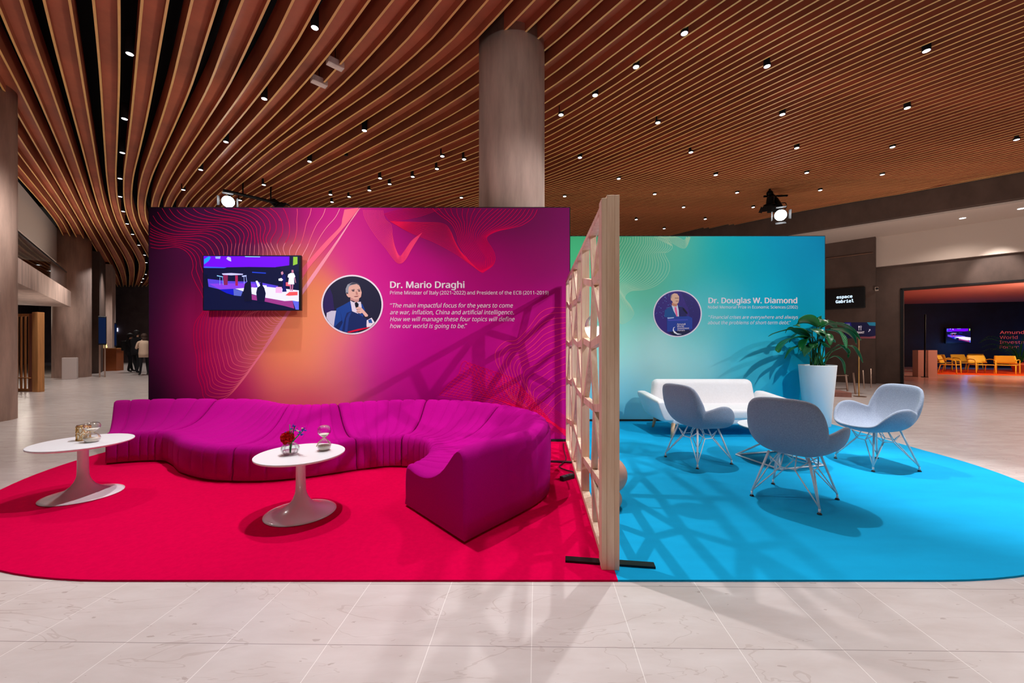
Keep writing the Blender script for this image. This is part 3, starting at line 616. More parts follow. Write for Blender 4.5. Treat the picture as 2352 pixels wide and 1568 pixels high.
bc = [(1200, 560, (60, 180, 110)), (1320, 560, (76, 196, 134)), (1430, 560, (80, 192, 140)), (1430, 640, (100, 206, 164)), (1500, 580, (116, 206, 166)), (1430, 700, (116, 214, 186)), (1430, 780, (160, 234, 222)), (1500, 830, (196, 242, 238)), (1600, 850, (170, 236, 240)), (1450, 900, (150, 226, 240)), (1600, 760, (126, 216, 212)), (1560, 600, (84, 202, 180)), (1650, 600, (20, 186, 190)), (1640, 700, (84, 204, 210)), (1800, 570, (0, 152, 190)), (1720, 600, (0, 170, 194)), (1880, 560, (0, 134, 178)), (1880, 660, (0, 150, 186)), (1880, 750, (0, 166, 198)), (1750, 700, (0, 180, 212)), (1700, 850, (70, 202, 226)), (1850, 880, (0, 180, 220)), (1700, 780, (60, 196, 216)), (1440, 960, (90, 196, 222)), (1650, 950, (70, 196, 226)), (1200, 800, (120, 210, 190))]
c1 = lambda L: [(1280+x/2.8, 440+y/2.8) for x, y in L]
CL = (176, 226, 190)
famb = [(CL, CL, [c1([(690, 270), (740, 350), (715, 385), (690, 400), (722, 470), (705, 540), (640, 600), (560, 630), (470, 640), (435, 680), (470, 730), (492, 780), (470, 820), (420, 850), (395, 835)]), c1([(560, 270), (560, 330), (540, 370), (520, 410), (500, 450), (480, 500), (450, 540), (420, 570), (400, 590), (390, 610), (395, 650), (400, 700), (405, 740), (400, 780), (390, 800)]), c1([(360, 270), (350, 310), (330, 340), (310, 370), (300, 400), (290, 430), (280, 460), (270, 500), (260, 530), (250, 560), (250, 600), (250, 640), (250, 680), (250, 720), (250, 760)])], 26, .008),
        (CL, CL, [c1([(600, 280), (690, 300), (740, 330), (800, 362), (832, 352), (860, 280)]), c1([(690, 280), (760, 290), (790, 300), (812, 312), (825, 305), (832, 280)])], 9, .007),
        (CL, CL, [c1([(600, 280), (660, 310), (700, 330), (740, 350)]), c1([(690, 280), (700, 300), (715, 320), (740, 350)])], 7, .006),
        ((0, 200, 230), (0, 200, 230), [[(1770, 930), (1810, 915), (1850, 905), (1900, 900)], [(1780, 945), (1810, 940), (1850, 935), (1900, 930)]], 6, .006)]
bluewall = printed_wall('tall turquoise and blue printed wall with pale contour lines behind the white sofa', -.24, 5.76, BY, .12, 3.416, bc, famb, pm(BY), 80, 46)
def wx(px, Y, x0): return (px-CX)/F*Y-x0
def wz(py, Y): return H+(HY-py)/F*Y
def wtext(root, Y, x0, body, p0, p1, base, cap, bold=0, shear=0, nm='printed_text'):
    return text(nm, body, wx(p0, Y, x0), wx(p1, Y, x0), wz(base, Y), cap/F*Y, text_white, root, bold, shear)
W = lambda *a, **k: wtext(pinkwall, PY, -5.27, *a, **k)
W('Dr. Mario Draghi', 896, 1067, 661, 14.5, bold=.09)
W('Prime Minister of Italy (2021-2022) and President of the ECB (2011-2019)', 896, 1260, 676, 8)
for i, (s_, e_) in enumerate((('\u201cThe main impactful focus for the years to come', 1178), ('are war, inflation, China and artificial intelligence.', 1180), ('How we will manage these four topics will define', 1182), ('how our world is going to be.\u201d', 1073.6))):
    W(s_, 896, e_, 706+15.7*i, 9.6, shear=.22)
W = lambda *a, **k: wtext(bluewall, BY, -.24, *a, **k)
W('Dr. Douglas W. Diamond', 1627, 1831, 696, 12.3, bold=.09)
W('Nobel Memorial Prize in Economic Sciences (2002)', 1626, 1832, 708.3, 6.6)
W('\u201cFinancial crises are everywhere and always', 1627, 1833, 731.8, 7.6, shear=.22)
W('about the problems of short-term debt.\u201d', 1625.6, 1817, 744.4, 7.6, shear=.22)
# round portraits printed on the walls
def portrait(root, Y, x0, cx, cy, rx, ry, draw):
    m_ = MB(); n = 64; X, Z = wx(cx, Y, x0), wz(cy, Y); rx_, rz_ = rx/F*Y, ry/F*Y
    polys = [((236, 228, 240), ell(X, Z, rx_, rz_, 64))]
    k = rx_*.95; q = rz_*.95
    for col, pts in draw: polys.append((col, [(X+k*a, Z+q*b) for a, b in pts]))
    art('round_portrait', polys, photo_mat, root, .00025, .0022)
def inner(pts): return [((a, b) if a*a+b*b < .995 else (a/math.hypot(a, b)*.997, b/math.hypot(a, b)*.997)) for a, b in pts]
d8 = lambda L: inner([((x-770)/660, (776-y)/640) for x, y in L])
d1 = [((28, 30, 58), ell(0, 0, 1, 1, 64)), ((44, 30, 92), d8([(150, 560), (270, 400), (330, 560), (370, 900), (180, 1010), (110, 800)])),
      ((206, 206, 228), d8([(190, 1070), (200, 960), (300, 915), (470, 910), (450, 1300), (350, 1290), (250, 1180)])),
      ((22, 66, 150), d8([(350, 1280), (380, 1100), (420, 860), (560, 790), (720, 700), (800, 760), (1000, 760), (1060, 900), (1000, 1100), (900, 1400), (700, 1420), (500, 1380)])),
      ((14, 36, 96), d8([(500, 900), (560, 1180), (470, 1350), (380, 1270), (480, 1170), (540, 1130)])),
      ((226, 222, 238), d8([(725, 680), (800, 720), (965, 710), (985, 830), (900, 990), (770, 930), (750, 800)])),
      ((18, 40, 100), d8([(540, 1380), (600, 1100), (650, 960), (760, 920), (900, 980), (1100, 1100), (1210, 1230), (1100, 1300), (800, 1410), (640, 1410)])),
      ((30, 62, 140), d8([(600, 1390), (640, 1080), (700, 960), (760, 940), (700, 1080), (660, 1390)])),
      ((196, 146, 140), d8([(730, 600), (850, 620), (930, 650), (920, 700), (860, 730), (820, 700), (730, 670)])),
      ((224, 178, 162), d8([(640, 520), (680, 540), (660, 380), (760, 310), (900, 300), (950, 380), (985, 500), (970, 600), (900, 660), (820, 660), (740, 610), (690, 610), (650, 570)])),
      ((150, 156, 168), d8([(630, 520), (625, 420), (670, 320), (780, 270), (900, 290), (945, 350), (880, 310), (770, 330), (700, 370), (685, 440), (690, 520), (655, 500)])),
      ((70, 70, 84), d8([(700, 330), (780, 272), (900, 290), (940, 350), (870, 305), (780, 325)])),
      ((60, 50, 64), d8([(770, 455), (820, 450), (822, 478), (775, 478)])), ((60, 50, 64), d8([(905, 455), (950, 450), (952, 478), (908, 478)])),
      ((100, 84, 92), d8([(745, 445), (820, 425), (835, 438), (760, 455)])), ((100, 84, 92), d8([(885, 435), (950, 418), (955, 430), (890, 448)])),
      ((190, 130, 120), d8([(850, 480), (880, 480), (905, 545), (860, 550)])), ((150, 76, 84), d8([(805, 590), (860, 580), (925, 575), (900, 592), (840, 600)])),
      ((12, 14, 34), d8([(830, 740), (870, 715), (920, 760), (910, 830), (860, 850), (840, 800)])),
      ((228, 186, 172), d8([(850, 850), (920, 820), (990, 850), (1050, 920), (1130, 1010), (1120, 1045), (1070, 1050), (1000, 960), (950, 980), (860, 930), (900, 900)])),
      ((180, 130, 124), d8([(870, 880), (960, 872), (962, 882), (874, 892)])), ((180, 130, 124), d8([(880, 935), (950, 920), (952, 930), (886, 945)])),
      ((236, 234, 244), d8([(1100, 1130), (1210, 1070), (1280, 1180), (1190, 1290), (1100, 1290), (1095, 1240)])), ((40, 90, 170), d8([(1130, 1120), (1200, 1100), (1230, 1190), (1150, 1190)])),
      ((214, 0, 54), d8([(660, 1390), (900, 1325), (1170, 1275), (1120, 1310), (900, 1370), (700, 1412)]))]
portrait(pinkwall, PY, -5.27, 809, 699.5, 71, 68.5, d1)
e8 = lambda L: inner([((x-860)/598, (786-y)/582) for x, y in L])
rs = random.Random(3)
d2 = [((58, 38, 128), ell(0, 0, 1, 1, 64)), ((44, 34, 112), e8([(950, 220), (1300, 420), (1450, 700), (1440, 1000), (1200, 1250), (1150, 700)]))]
for _ in range(46):
    a, b = rs.uniform(290, 680), rs.uniform(260, 900); d2.append(((110, 170, 240), e8([(a-8, b), (a, b-8), (a+8, b), (a, b+8)])))
for _ in range(22):
    a, b = rs.uniform(900, 1420), rs.uniform(230, 900); d2.append(((80, 70, 190), e8([(a-7, b), (a, b-7), (a+7, b), (a, b+7)])))
d2 += [((20, 84, 150), e8([(520, 880), (530, 700), (600, 650), (720, 590), (860, 580), (1000, 610), (1060, 720), (1100, 860)])),
       ((34, 30, 96), e8([(870, 600), (1000, 612), (1060, 720), (1100, 860), (900, 860)])),
       ((220, 226, 246), e8([(705, 565), (860, 560), (890, 700), (896, 860), (840, 860), (760, 720)])), ((250, 110, 160), e8([(780, 620), (825, 615), (850, 720), (862, 860), (830, 860), (790, 720)])),
       ((212, 140, 112), e8([(715, 500), (860, 520), (840, 600), (780, 600), (710, 570)])),
       ((236, 188, 160), e8([(680, 360), (710, 290), (780, 256), (850, 270), (900, 340), (900, 430), (880, 510), (820, 535), (750, 520), (715, 450), (690, 440)])),
       ((160, 150, 140), e8([(680, 380), (690, 310), (730, 280), (715, 330), (705, 390)])), ((90, 60, 60), e8([(790, 375), (890, 375), (890, 388), (790, 388)])), ((170, 80, 76), e8([(810, 455), (875, 455), (870, 470), (815, 470)])),
       ((34, 66, 160), e8([(580, 885), (1140, 850), (1240, 900), (1240, 1180), (1160, 1200), (640, 1260), (590, 1250)])), ((70, 80, 190), e8([(600, 940), (1120, 930), (1130, 960), (620, 980)])), ((170, 196, 236), e8([(590, 890), (770, 878), (760, 905), (610, 925)])),
       ((26, 30, 70), e8([(640, 1262), (1150, 1200), (1200, 1260), (1000, 1360), (760, 1360)])), ((12, 14, 40), e8([(990, 640), (1020, 640), (1110, 750), (1120, 800), (1095, 790), (1000, 680)])),
       ((246, 246, 255), e8([(800, 1130), (760, 1170), (770, 1230), (850, 1300), (970, 1325), (860, 1335), (770, 1290), (735, 1220), (750, 1150)]))]
portrait(bluewall, BY, -.24, 1556, 720, 56, 54, d2)
for i, (s_, a, b_) in enumerate((('Amundi', 830, 1050), ('World', 832, 1006), ('Investment', 842, 1142), ('Forum', 848, 1028))):
    wtext(bluewall, BY, -.24, s_, 1480+a/11.2, 1480+b_/11.2, 650+(1075+52*i)/11.2, 3.6, bold=.06, nm='podium_text').location.y = -.012

# ------------------------------------------------------------------ television on the pink wall
tvx0, tvx1, tvz0, tvz1 = (466-CX)/F*5.66, (691-CX)/F*5.66, H+(HY-713)/F*5.66, H+(HY-586)/F*5.66
tv = empty('television', ((tvx0+tvx1)/2, PY-.002, tvz0), 0, 'wall mounted flat television showing a purple lit stage on the printed wall', 'television')
tw, th = tvx1-tvx0, tvz1-tvz0
m_ = MB(); m_.box((0, -.088, th/2), (tw, .044, th)); m_.obj('bezel', black, tv, bevel=.004)
m_ = MB(); m_.box((0, -.034, th/2), (.4, .066, .4)); m_.obj('wall_bracket', metal_black, tv)
def scr(L): return [(-tw/2+tw*x/2352*1.0+0*x if False else -tw/2+tw*((x/9.8+460)-466)/225, th-th*((y/9.8+580)-586)/127) for x, y in L]
DN, PU = (3, 10, 52), (110, 0, 235)
tvp = [(DN, [(78, 72), (2222, 72), (2222, 1290), (78, 1290)]), (PU, [(78, 78), (2010, 88), (2005, 290), (1690, 330), (1100, 322), (640, 330), (78, 340)]), ((60, 90, 240), [(90, 310), (600, 335), (540, 350), (95, 345)]),
       ((14, 18, 60), [(2010, 78), (2222, 78), (2222, 420), (1960, 420), (1700, 325), (2005, 285)]), ((140, 190, 60), [(2095, 95), (2190, 95), (2190, 255), (2090, 290)]),
       ((20, 150, 240), [(90, 150), (200, 80), (240, 110), (190, 190), (90, 265)]), ((190, 190, 240), [(590, 140), (620, 90), (690, 110), (700, 200), (640, 180)]), ((150, 170, 240), [(340, 90), (460, 84), (450, 140), (350, 135)]),
       ((30, 60, 200), [(1170, 430), (1480, 450), (1480, 475), (1170, 455)]), ((150, 240, 250), [(1010, 84), (1350, 90), (1350, 104), (1010, 98)]),
       ((84, 60, 210), [(160, 590), (620, 640), (1300, 660), (1760, 750), (1700, 830), (750, 830), (450, 830), (160, 760)]), ((130, 60, 220), [(200, 700), (900, 690), (1240, 700), (1250, 780), (760, 810), (450, 830)]),
       ((10, 20, 190), [(430, 828), (750, 815), (760, 960), (600, 915)]), ((84, 96, 190), [(750, 815), (960, 870), (920, 980), (760, 965)]),
       ((226, 222, 255), [(1160, 790), (1520, 770), (2222, 850), (2222, 1100), (1900, 1090), (1450, 1010), (1160, 930)]), ((226, 222, 255), [(790, 812), (1200, 780), (1200, 900), (960, 868)]),
       ((150, 50, 130), [(1160, 940), (1450, 1010), (1900, 1090), (2080, 1080), (2120, 1260), (1900, 1200), (1450, 1100), (1160, 1060)]), ((90, 96, 220), [(2080, 1080), (2222, 1105), (2222, 1285), (2150, 1280)]),
       ((130, 30, 80), [(520, 500), (625, 510), (620, 730), (535, 730)]), ((160, 30, 80), [(790, 515), (850, 515), (850, 745), (795, 745)]), ((196, 190, 250), [(490, 470), (700, 460), (970, 478), (960, 500), (700, 512), (510, 500)]),
       ((140, 200, 250), [(380, 510), (520, 540), (515, 556), (380, 530)]), ((180, 190, 250), [(940, 520), (1045, 508), (1045, 535), (950, 548)]),
       ((170, 180, 250), [(985, 545), (995, 545), (1000, 700), (990, 700)]), ((170, 180, 250), [(1030, 540), (1040, 540), (1062, 670), (1052, 670)]), ((120, 160, 240), [(440, 560), (450, 560), (450, 730), (440, 730)]), ((120, 160, 240), [(500, 560), (510, 560), (530, 730), (520, 730)]),
       ((240, 236, 255), [(1250, 640), (1290, 632), (1350, 730), (1500, 740), (1500, 800), (1400, 1000), (1300, 780)]), ((246, 170, 220), [(1700, 790), (1720, 770), (1840, 775), (1845, 910), (1700, 905)]), ((240, 80, 84), [(1920, 960), (2010, 885), (2195, 880), (2195, 960), (2000, 972)]),
       ((226, 90, 110), [(1930, 670), (2020, 665), (2040, 760), (1930, 750)]), ((14, 16, 96), [(1860, 500), (1900, 480), (1925, 520), (1930, 640), (1910, 700), (1950, 880), (1850, 885), (1870, 640), (1840, 560)]), ((196, 130, 160), [(1820, 440), (1860, 420), (1880, 470), (1850, 505), (1825, 490)]), ((240, 230, 255), [(1765, 590), (1830, 572), (1870, 610), (1840, 640), (1770, 635)]),
       ((240, 236, 255), [(2040, 460), (2110, 460), (2145, 540), (2115, 570), (2120, 715), (1980, 715), (2000, 570), (1970, 550), (1985, 490)]), ((200, 120, 150), [(2060, 390), (2100, 390), (2105, 450), (2060, 455)]), ((190, 110, 150), [(2020, 720), (2050, 720), (2045, 860), (2025, 860)]), ((190, 110, 150), [(2070, 720), (2100, 720), (2085, 865), (2060, 865)]), ((200, 130, 160), [(2120, 560), (2140, 560), (2160, 680), (2145, 680)]),
       ((4, 8, 40), [(1070, 650), (1140, 650), (1150, 740), (1170, 1100), (1000, 1100), (970, 900), (1010, 700)]), ((4, 10, 50), [(1350, 680), (1400, 670), (1410, 740), (1450, 800), (1480, 920), (1450, 1120), (1290, 1120), (1265, 900), (1290, 790), (1350, 750)]), ((4, 8, 40), [(100, 500), (160, 500), (195, 780), (90, 780)])]
m_ = MB(); art('screen', [(c, scr(L)) for c, L in tvp], screen_mat, tv, .0001, .1105)

# ------------------------------------------------------------------ curved magenta sofa
Fr = [(-4.72, 4.62), (-4.56, 4.69), (-4.39, 4.735), (-4.26, 4.745), (-4.13, 4.73), (-3.90, 4.57), (-3.62, 4.33), (-3.30, 4.15), (-3.06, 4.06), (-2.835, 4.03), (-2.62, 4.025), (-2.416, 4.05), (-2.125, 4.155), (-1.91, 4.28), (-1.713, 4.40), (-1.60, 4.455), (-1.49, 4.50), (-1.38, 4.53), (-1.26, 4.53), (-1.12, 4.49), (-.99, 4.39), (-.90, 4.24), (-.85, 4.07), (-.83, 3.92), (-.84, 3.77), (-.87, 3.61), (-.926, 3.443)]
seams = [0, 3, 9, 14, 18, 22, 26]
Bc = {0: (-5.30, 5.30), 3: (-4.06, 5.46), 9: (-2.77, 4.95), 14: (-2.20, 5.04), 18: (-1.16, 5.38), 22: (-.16, 4.93), 26: (-.40, 2.83)}
Bmid = [((-5.02, 5.42), (-4.55, 5.50)), ((-3.75, 5.48), (-3.45, 5.40), (-3.2, 5.22), (-2.98, 5.05), (-2.87, 4.99)), ((-2.66, 4.93), (-2.55, 4.93), (-2.42, 4.95), (-2.31, 4.99)), ((-1.98, 5.20), (-1.72, 5.31), (-1.44, 5.38)), ((-.88, 5.36), (-.60, 5.26), (-.36, 5.11)), ((.10, 4.62), (.24, 4.18), (.17, 3.58))]
Bk = [Bc[0]]
for i in range(6): Bk += list(Bmid[i])+[Bc[seams[i+1]]]
NS = 14
FV = cr([Vector((*p, 0)) for p in Fr], NS); BV = cr([Vector((*p, 0)) for p in Bk], NS)
# align: each seam interval has the same number of samples in both curves
idxF = [s*NS for s in seams]; idxB = [0]
for i in range(6): idxB.append(idxB[-1]+(len(Bmid[i])+1)*NS)
prof = [(0.0, .02), (-.004, .10), (-.006, .20), (.0, .28), (.012, .325), (.04, .352), (.085, .357), (.14, .348), (.20, .34), (.28, .338), (.35, .343), (.42, .354), (.48, .370), (.55, .396), (.62, .432), (.69, .482), (.75, .535), (.80, .583), (.845, .622), (.885, .645), (.92, .650), (.955, .640), (.985, .612), (1.0, .57), (1.005, .45), (1.005, .3), (1.0, .15), (1.0, .02)]
sofa = empty('curved_sofa', (-2.5, 4.6, .012), 0, 'long serpentine channel-tufted magenta sofa on the red carpet', 'sofa')
ribs = [5, 8, 6, 7, 7, 9]
for mi in range(6):
    nS = 96; cols = []; gapw = .004
    fa, fb, ba, bb = idxF[mi], idxF[mi+1], idxB[mi], idxB[mi+1]
    def samp(L, t):
        i = min(int(t), len(L)-2); return L[i].lerp(L[i+1], t-i)
    for j in range(nS+1):
        t = gapw+(1-2*gapw)*j/nS
        f = samp(FV, fa+(fb-fa)*t); b = samp(BV, ba+(bb-ba)*t); D = (b-f)/.90
        ph = t*ribs[mi]; g = abs(ph-round(ph)); edge = min(t, 1-t)
        groove = math.exp(-(g/.045)**2)*(.014 if .04 < t < .96 else 0)+(.022*math.exp(-(edge/.018)**2)); puff = .006*math.sin(math.pi*min(1, (ph % 1)))
        c = []
        for q, (pt, pz) in enumerate(prof):
            a = prof[max(0, q-1)]; e = prof[min(len(prof)-1, q+1)]; tn = Vector((e[0]-a[0], e[1]-a[1])); nn = Vector((-tn.y, tn.x)).normalized()
            off = (puff-groove)*(1 if pz > .03 else 0)
            nx, nz = nn.x*off, nn.y*off
            # outward normal is to the left of travel direction (front face -> -x)
            c.append(f+D.normalized()*(pt*D.length+nx)+Vector((0, 0, pz+nz))-Vector((-2.5, 4.6, .0)))
        cols.append(c)
    m_ = MB(); m_.grid(cols); n = len(prof)
    base = 0; m_.f += [tuple(range(n-1, -1, -1)), tuple(nS*n+k for k in range(n))]; m_.mi += [0, 0]
    m_.f += [(j*n, j*n+n-1, (j+1)*n+n-1, (j+1)*n) for j in range(nS)]; m_.mi += [0]*nS
    o = m_.obj('sofa_module', sofa_fab, sofa, smooth=True)
    for p in o.data.polygons:
        if len(p.vertices) > 4: p.use_smooth = False

# ------------------------------------------------------------------ tulip tables and what stands on them
def tulip(x, y, r, label):
    e = empty('pedestal_table', (x, y, .012), 0, label, 'coffee table', 'white pedestal tables on the red carpet')
    k = r/.34
    m_ = MB(); m_.lathe([(.26*k, 0), (.272*k, .003), (.272*k, .008), (.25*k, .014), (.20*k, .026), (.15*k, .044), (.11*k, .066), (.08*k, .092), (.06*k, .125), (.046*k, .16), (.042*k, .18), (.0405*k, .182), (.038*k, .25), (.037*k, .38), (.038*k, .470)], 64); m_.obj('pedestal', white_lac, e, smooth=True)
    m_ = MB(); m_.lathe([(.0001, .470), (r-.03, .470), (r-.004, .478), (r, .486), (r, .492), (r-.003, .4945), (.0001, .4945)], 96); o = m_.obj('tabletop', white_top, e)
    for p in o.data.polygons:
        if abs(p.normal.z) < .9: p.use_smooth = True
    return e
T1 = FL(690, 1185); T1 = Vector((-1.755, 3.31, 0)); T2 = Vector((-3.985, 3.70, 0))
tulip(T1.x, T1.y, .34, 'round white pedestal table carrying the vase of flowers')
tulip(T2.x, T2.y, .352, 'round white pedestal table at the left carrying the gold candle holder')
ZT = .012+.4945
def hourglass(x, y, r, h, label, tilt=0):
    e = empty('hourglass', (x, y, ZT), 0, label, 'hourglass', 'glass hourglasses')
    p = [(.0001, 0), (.5*r, 0), (.82*r, .04*h), (r, .17*h), (.93*r, .29*h), (.6*r, .40*h), (.22*r, .47*h), (.10*r, .50*h), (.22*r, .53*h), (.6*r, .60*h), (.95*r, .71*h), (1.0*r, .83*h), (.82*r, .94*h), (.45*r, .99*h), (.0001, h)]
    v = [Vector((a, b, 0)) for a, b in p]; q = [(max(.0001, a.x), max(0, a.y)) for a in cr(v, 5)]
    m_ = MB(); m_.lathe(q, 36); m_.obj('glass_bulbs', glass, e, smooth=True)
    m_ = MB(); m_.lathe([(.0001, .012*h), (.48*r, .015*h), (.78*r, .05*h), (.95*r, .16*h), (.88*r, .2*h), (.4*r, .23*h), (.0001, .245*h)], 30); m_.obj('lower_sand', sand, e, smooth=True)
    m_ = MB(); m_.lathe([(.08*r, .50*h), (.2*r, .53*h), (.55*r, .60*h), (.76*r, .66*h), (.5*r, .655*h), (.0001, .65*h)], 30); m_.obj('upper_sand', sand, e, smooth=True)
    m_ = MB(); m_.tube([(.16*r, 0, .5*h), (.3*r, .03, .38*h), (.5*r, .04, .2*h)], .003); m_.tube([(-.16*r, 0, .5*h), (-.5*r, -.05, .36*h), (-.8*r, -.05, .2*h)], .003); m_.obj('cord', mat('straw_cord', (230, 214, 160), .8), e)
    return e
hourglass(-1.603, 3.40, .054, .212, 'clear hourglass with white sand beside the flower vase')
hourglass(-3.89, 3.69, .058, .185, 'squat glass hourglass beside the gold candle holder')
cd = empty('candle_holder', (-4.045, 3.76, ZT), 0, 'glass candle holder wrapped in a gold leaf-pattern lattice', 'candle')
m_ = MB(); m_.lathe([(.0001, .008), (.040, .008), (.040, .118), (.0001, .118)], 30); m_.obj('candle', wax, cd)
m_ = MB(); m_.lathe([(.046, .004), (.046, .145)], 36); o = m_.obj('glass_cup', glass, cd, smooth=True)
m_ = MB()
for k in range(8):
    for rw in range(2):
        a0 = 2*math.pi*(k+.5*rw)/8; pts = []
        for q in range(17):
            t = 2*math.pi*q/16; a = a0+.30*math.sin(t); z = .037+.064*rw-.028*math.cos(t)+.0; pts.append((.0485*math.cos(a), .0485*math.sin(a), z))
        m_.tube(pts, .0035, 5, False)
for z in (.005, .130): m_.tube([(.0485*math.cos(2*math.pi*k/32), .0485*math.sin(2*math.pi*k/32), z) for k in range(33)], .005, 6, False)
m_.obj('gold_lattice', gold, cd, smooth=True)
va = empty('flower_vase', (-1.820, 3.27, ZT), 0, 'small ribbed clear glass vase with a red carnation and blue flowers', 'vase')
P = []
vp = cr([Vector(p) for p in ((.03, .0, 0), (.052, .012, 0), (.066, .04, 0), (.060, .070, 0), (.036, .090, 0), (.024, .097, 0), (.028, .104, 0))], 5)
for k in range(72):
    a = 2*math.pi*k/72; rr = 1+.045*math.cos(a*12); P.append([(p.x*rr*math.cos(a), p.x*rr*math.sin(a), p.y) for p in vp])
m_ = MB(); m_.grid(P, True); m_.obj('glass_body', glass_green, va, smooth=True)
m_ = MB(); m_.lathe([(.0001, .004), (.045, .006), (.058, .03), (.056, .036), (.0001, .036)], 30); m_.obj('water', glassmat('tinted_water', (.95, .80, .86), .2), va, smooth=True)
m_ = MB(); rs = random.Random(5); cc = Vector((-.022, 0, .135))
for k in range(260):
    d = Vector((rs.gauss(0, 1), rs.gauss(0, 1), rs.gauss(0, 1)))
    if d.length < .1: continue
    d.normalize(); t = d.orthogonal().normalized(); t = Matrix.Rotation(rs.uniform(0, 6.28), 3, d) @ t; s2 = d.cross(t)
    c = cc+d*rs.uniform(.030, .048); wv = rs.uniform(.007, .012)
    m_.add([c-t*wv-d*.012, c+t*wv-d*.012, c+t*wv*1.3+d*.008+s2*.004, c+d*.013-s2*.003, c-t*wv*1.3+d*.008+s2*.004], [(0, 1, 2, 3), (0, 3, 4)])
m_.ball(cc, .040, 12); m_.obj('red_bloom', mat('red_petals', (222, 0, 18), .8, var=.3, scale=60), va, fix=False)
m_ = MB()
tips = [(-.03, 0, .10), (.012, .0, .21), (.03, .01, .225), (.11, .0, .20), (-.004, 0, .245), (.07, .02, .17)]
for i, tp in enumerate(tips): m_.tube([(-.01+.004*i, .01-.004*i, .012), (.0+.15*tp[0], 0, .10), tp], [.003, .003, .0045 if i in (2, 3) else .0025], 6)
m_.obj('stems', mat('green_stem', (30, 150, 80), .5), va, smooth=True)
m_ = MB(); rs = random.Random(8)
for base, n, sp in (((.03, .01, .232), 5, .010), ((.112, 0, .205), 6, .014), ((.085, .01, .175), 8, .022), ((-.035, .0, .183), 4, .008), ((.055, 0, .20), 3, .01), ((.0, 0, .2), 3, .01)):
    for k in range(n):
        c = Vector(base)+Vector((rs.uniform(-1, 1), rs.uniform(-1, 1), rs.uniform(-1, 1)))*sp; m_.ball(c, rs.uniform(.004, .008), 6, (1.3, 1, .8))
m_.obj('blue_blossoms', mat('blue_petals', (52, 60, 190), .7, var=.3, scale=50), va, smooth=True)
m_ = MB()
for c in ((.008, 0, .199), (.052, 0, .197), (.098, 0, .213), (.06, .01, .188)): m_.ball(c, .006, 8, (1.3, 1, 1))
m_.obj('white_petals', mat('pale_petals', (236, 232, 190), .7), va, smooth=True)

# ------------------------------------------------------------------ pine lattice divider
div = empty('room_divider', (0.0, 0, .012), 0, 'tall pine lattice divider standing end-on between red and blue carpets', 'room divider')
dX = lambda y: .61+.06*(y-2.5)
dd = Vector((.06, 1, 0)).normalized(); dn = Vector((1, -.06, 0)).normalized()
def DPt(y, out, z): return Vector((dX(y), y, z))+dn*out
posts = [2.56, 3.72, 4.72, 5.66]; HT = 2.31
# the end stack of three boards
for i, (o0, o1, z0, z1) in enumerate(((-.054, -.022, .0, 2.30), (-.022, .026, .0, 2.318), (.026, .056, .0, 2.318))):
    m_ = MB(); c = DPt(2.50, (o0+o1)/2, 0); a = DPt(2.455+(.006 if i == 0 else 0), (o0+o1)/2, 0)
    m_.beam(DPt(2.51, (o0+o1)/2, z0), DPt(2.51, (o0+o1)/2, z1), .10, o1-o0, dn); m_.obj('end_board', pine, div, bevel=.003)
def latt(y0, y1, flip, th=.07):
    w_ = y1-y0; nd = {}
    pts = {'a0': (0, 0), 'b0': (1, 0), 'a1': (0, .42), 'b1': (1, .30), 'a2': (0, .95), 'b2': (1, .86), 'a3': (0, 1.42), 'b3': (1, 1.40), 'a4': (0, 1.86), 'b4': (1, 1.95), 'a5': (0, 2.25), 'b5': (1, 2.25),
           'c1': (.50, .36), 'c2': (.40, .88), 'c3': (.56, 1.36), 'c4': (.46, 1.84), 'd0': (.42, 0), 'd5': (.58, 2.25)}
    ed = [('c1', 'a0'), ('c1', 'd0'), ('c1', 'b1'), ('c1', 'a1'), ('c1', 'c2'), ('c2', 'a1'), ('c2', 'a2'), ('c2', 'b2'), ('c2', 'c3'), ('c3', 'b2'), ('c3', 'b3'), ('c3', 'a3'), ('c3', 'c4'), ('c4', 'a3'), ('c4', 'a4'), ('c4', 'b4'), ('c4', 'd5'), ('c4', 'a5')]
    L = []
    for a, b in ed:
        (u0, v0), (u1, v1) = pts[a], pts[b]
        if flip: u0, u1 = 1-u0, 1-u1
        L.append((DPt(y0+w_*u0, 0, v0+.03), DPt(y0+w_*u1, 0, v1+.03)))
    return L
for i in range(3):
    y0, y1 = posts[i], posts[i+1]
    for y in ((y0+.025 if i == 0 else y0+.02), y1-.02):
        m_ = MB(); m_.beam(DPt(y, 0, 0), DPt(y, 0, HT), .04, .07, dn); m_.obj('post', pine, div, bevel=.003)
    for z in (.02, HT-.02):
        m_ = MB(); m_.beam(DPt(y0+.05, 0, z), DPt(y1-.04, 0, z), .045, .07, dn); m_.obj('rail', pine, div, bevel=.003)
    for a, b in latt(y0+.05, y1-.04, i % 2 == 1):
        m_ = MB(); m_.beam(a, b, .056, .045, dn); m_.obj('strut', pine, div)
for y in (2.53, 4.72):
    m_ = MB(); a, b = (Vector((.345, y+.045, .008)), Vector((.895, y-.03, .008))); m_.beam(a, b, .055, .012, (0, 0, 1)); m_.obj('foot_plate', metal_black, div)

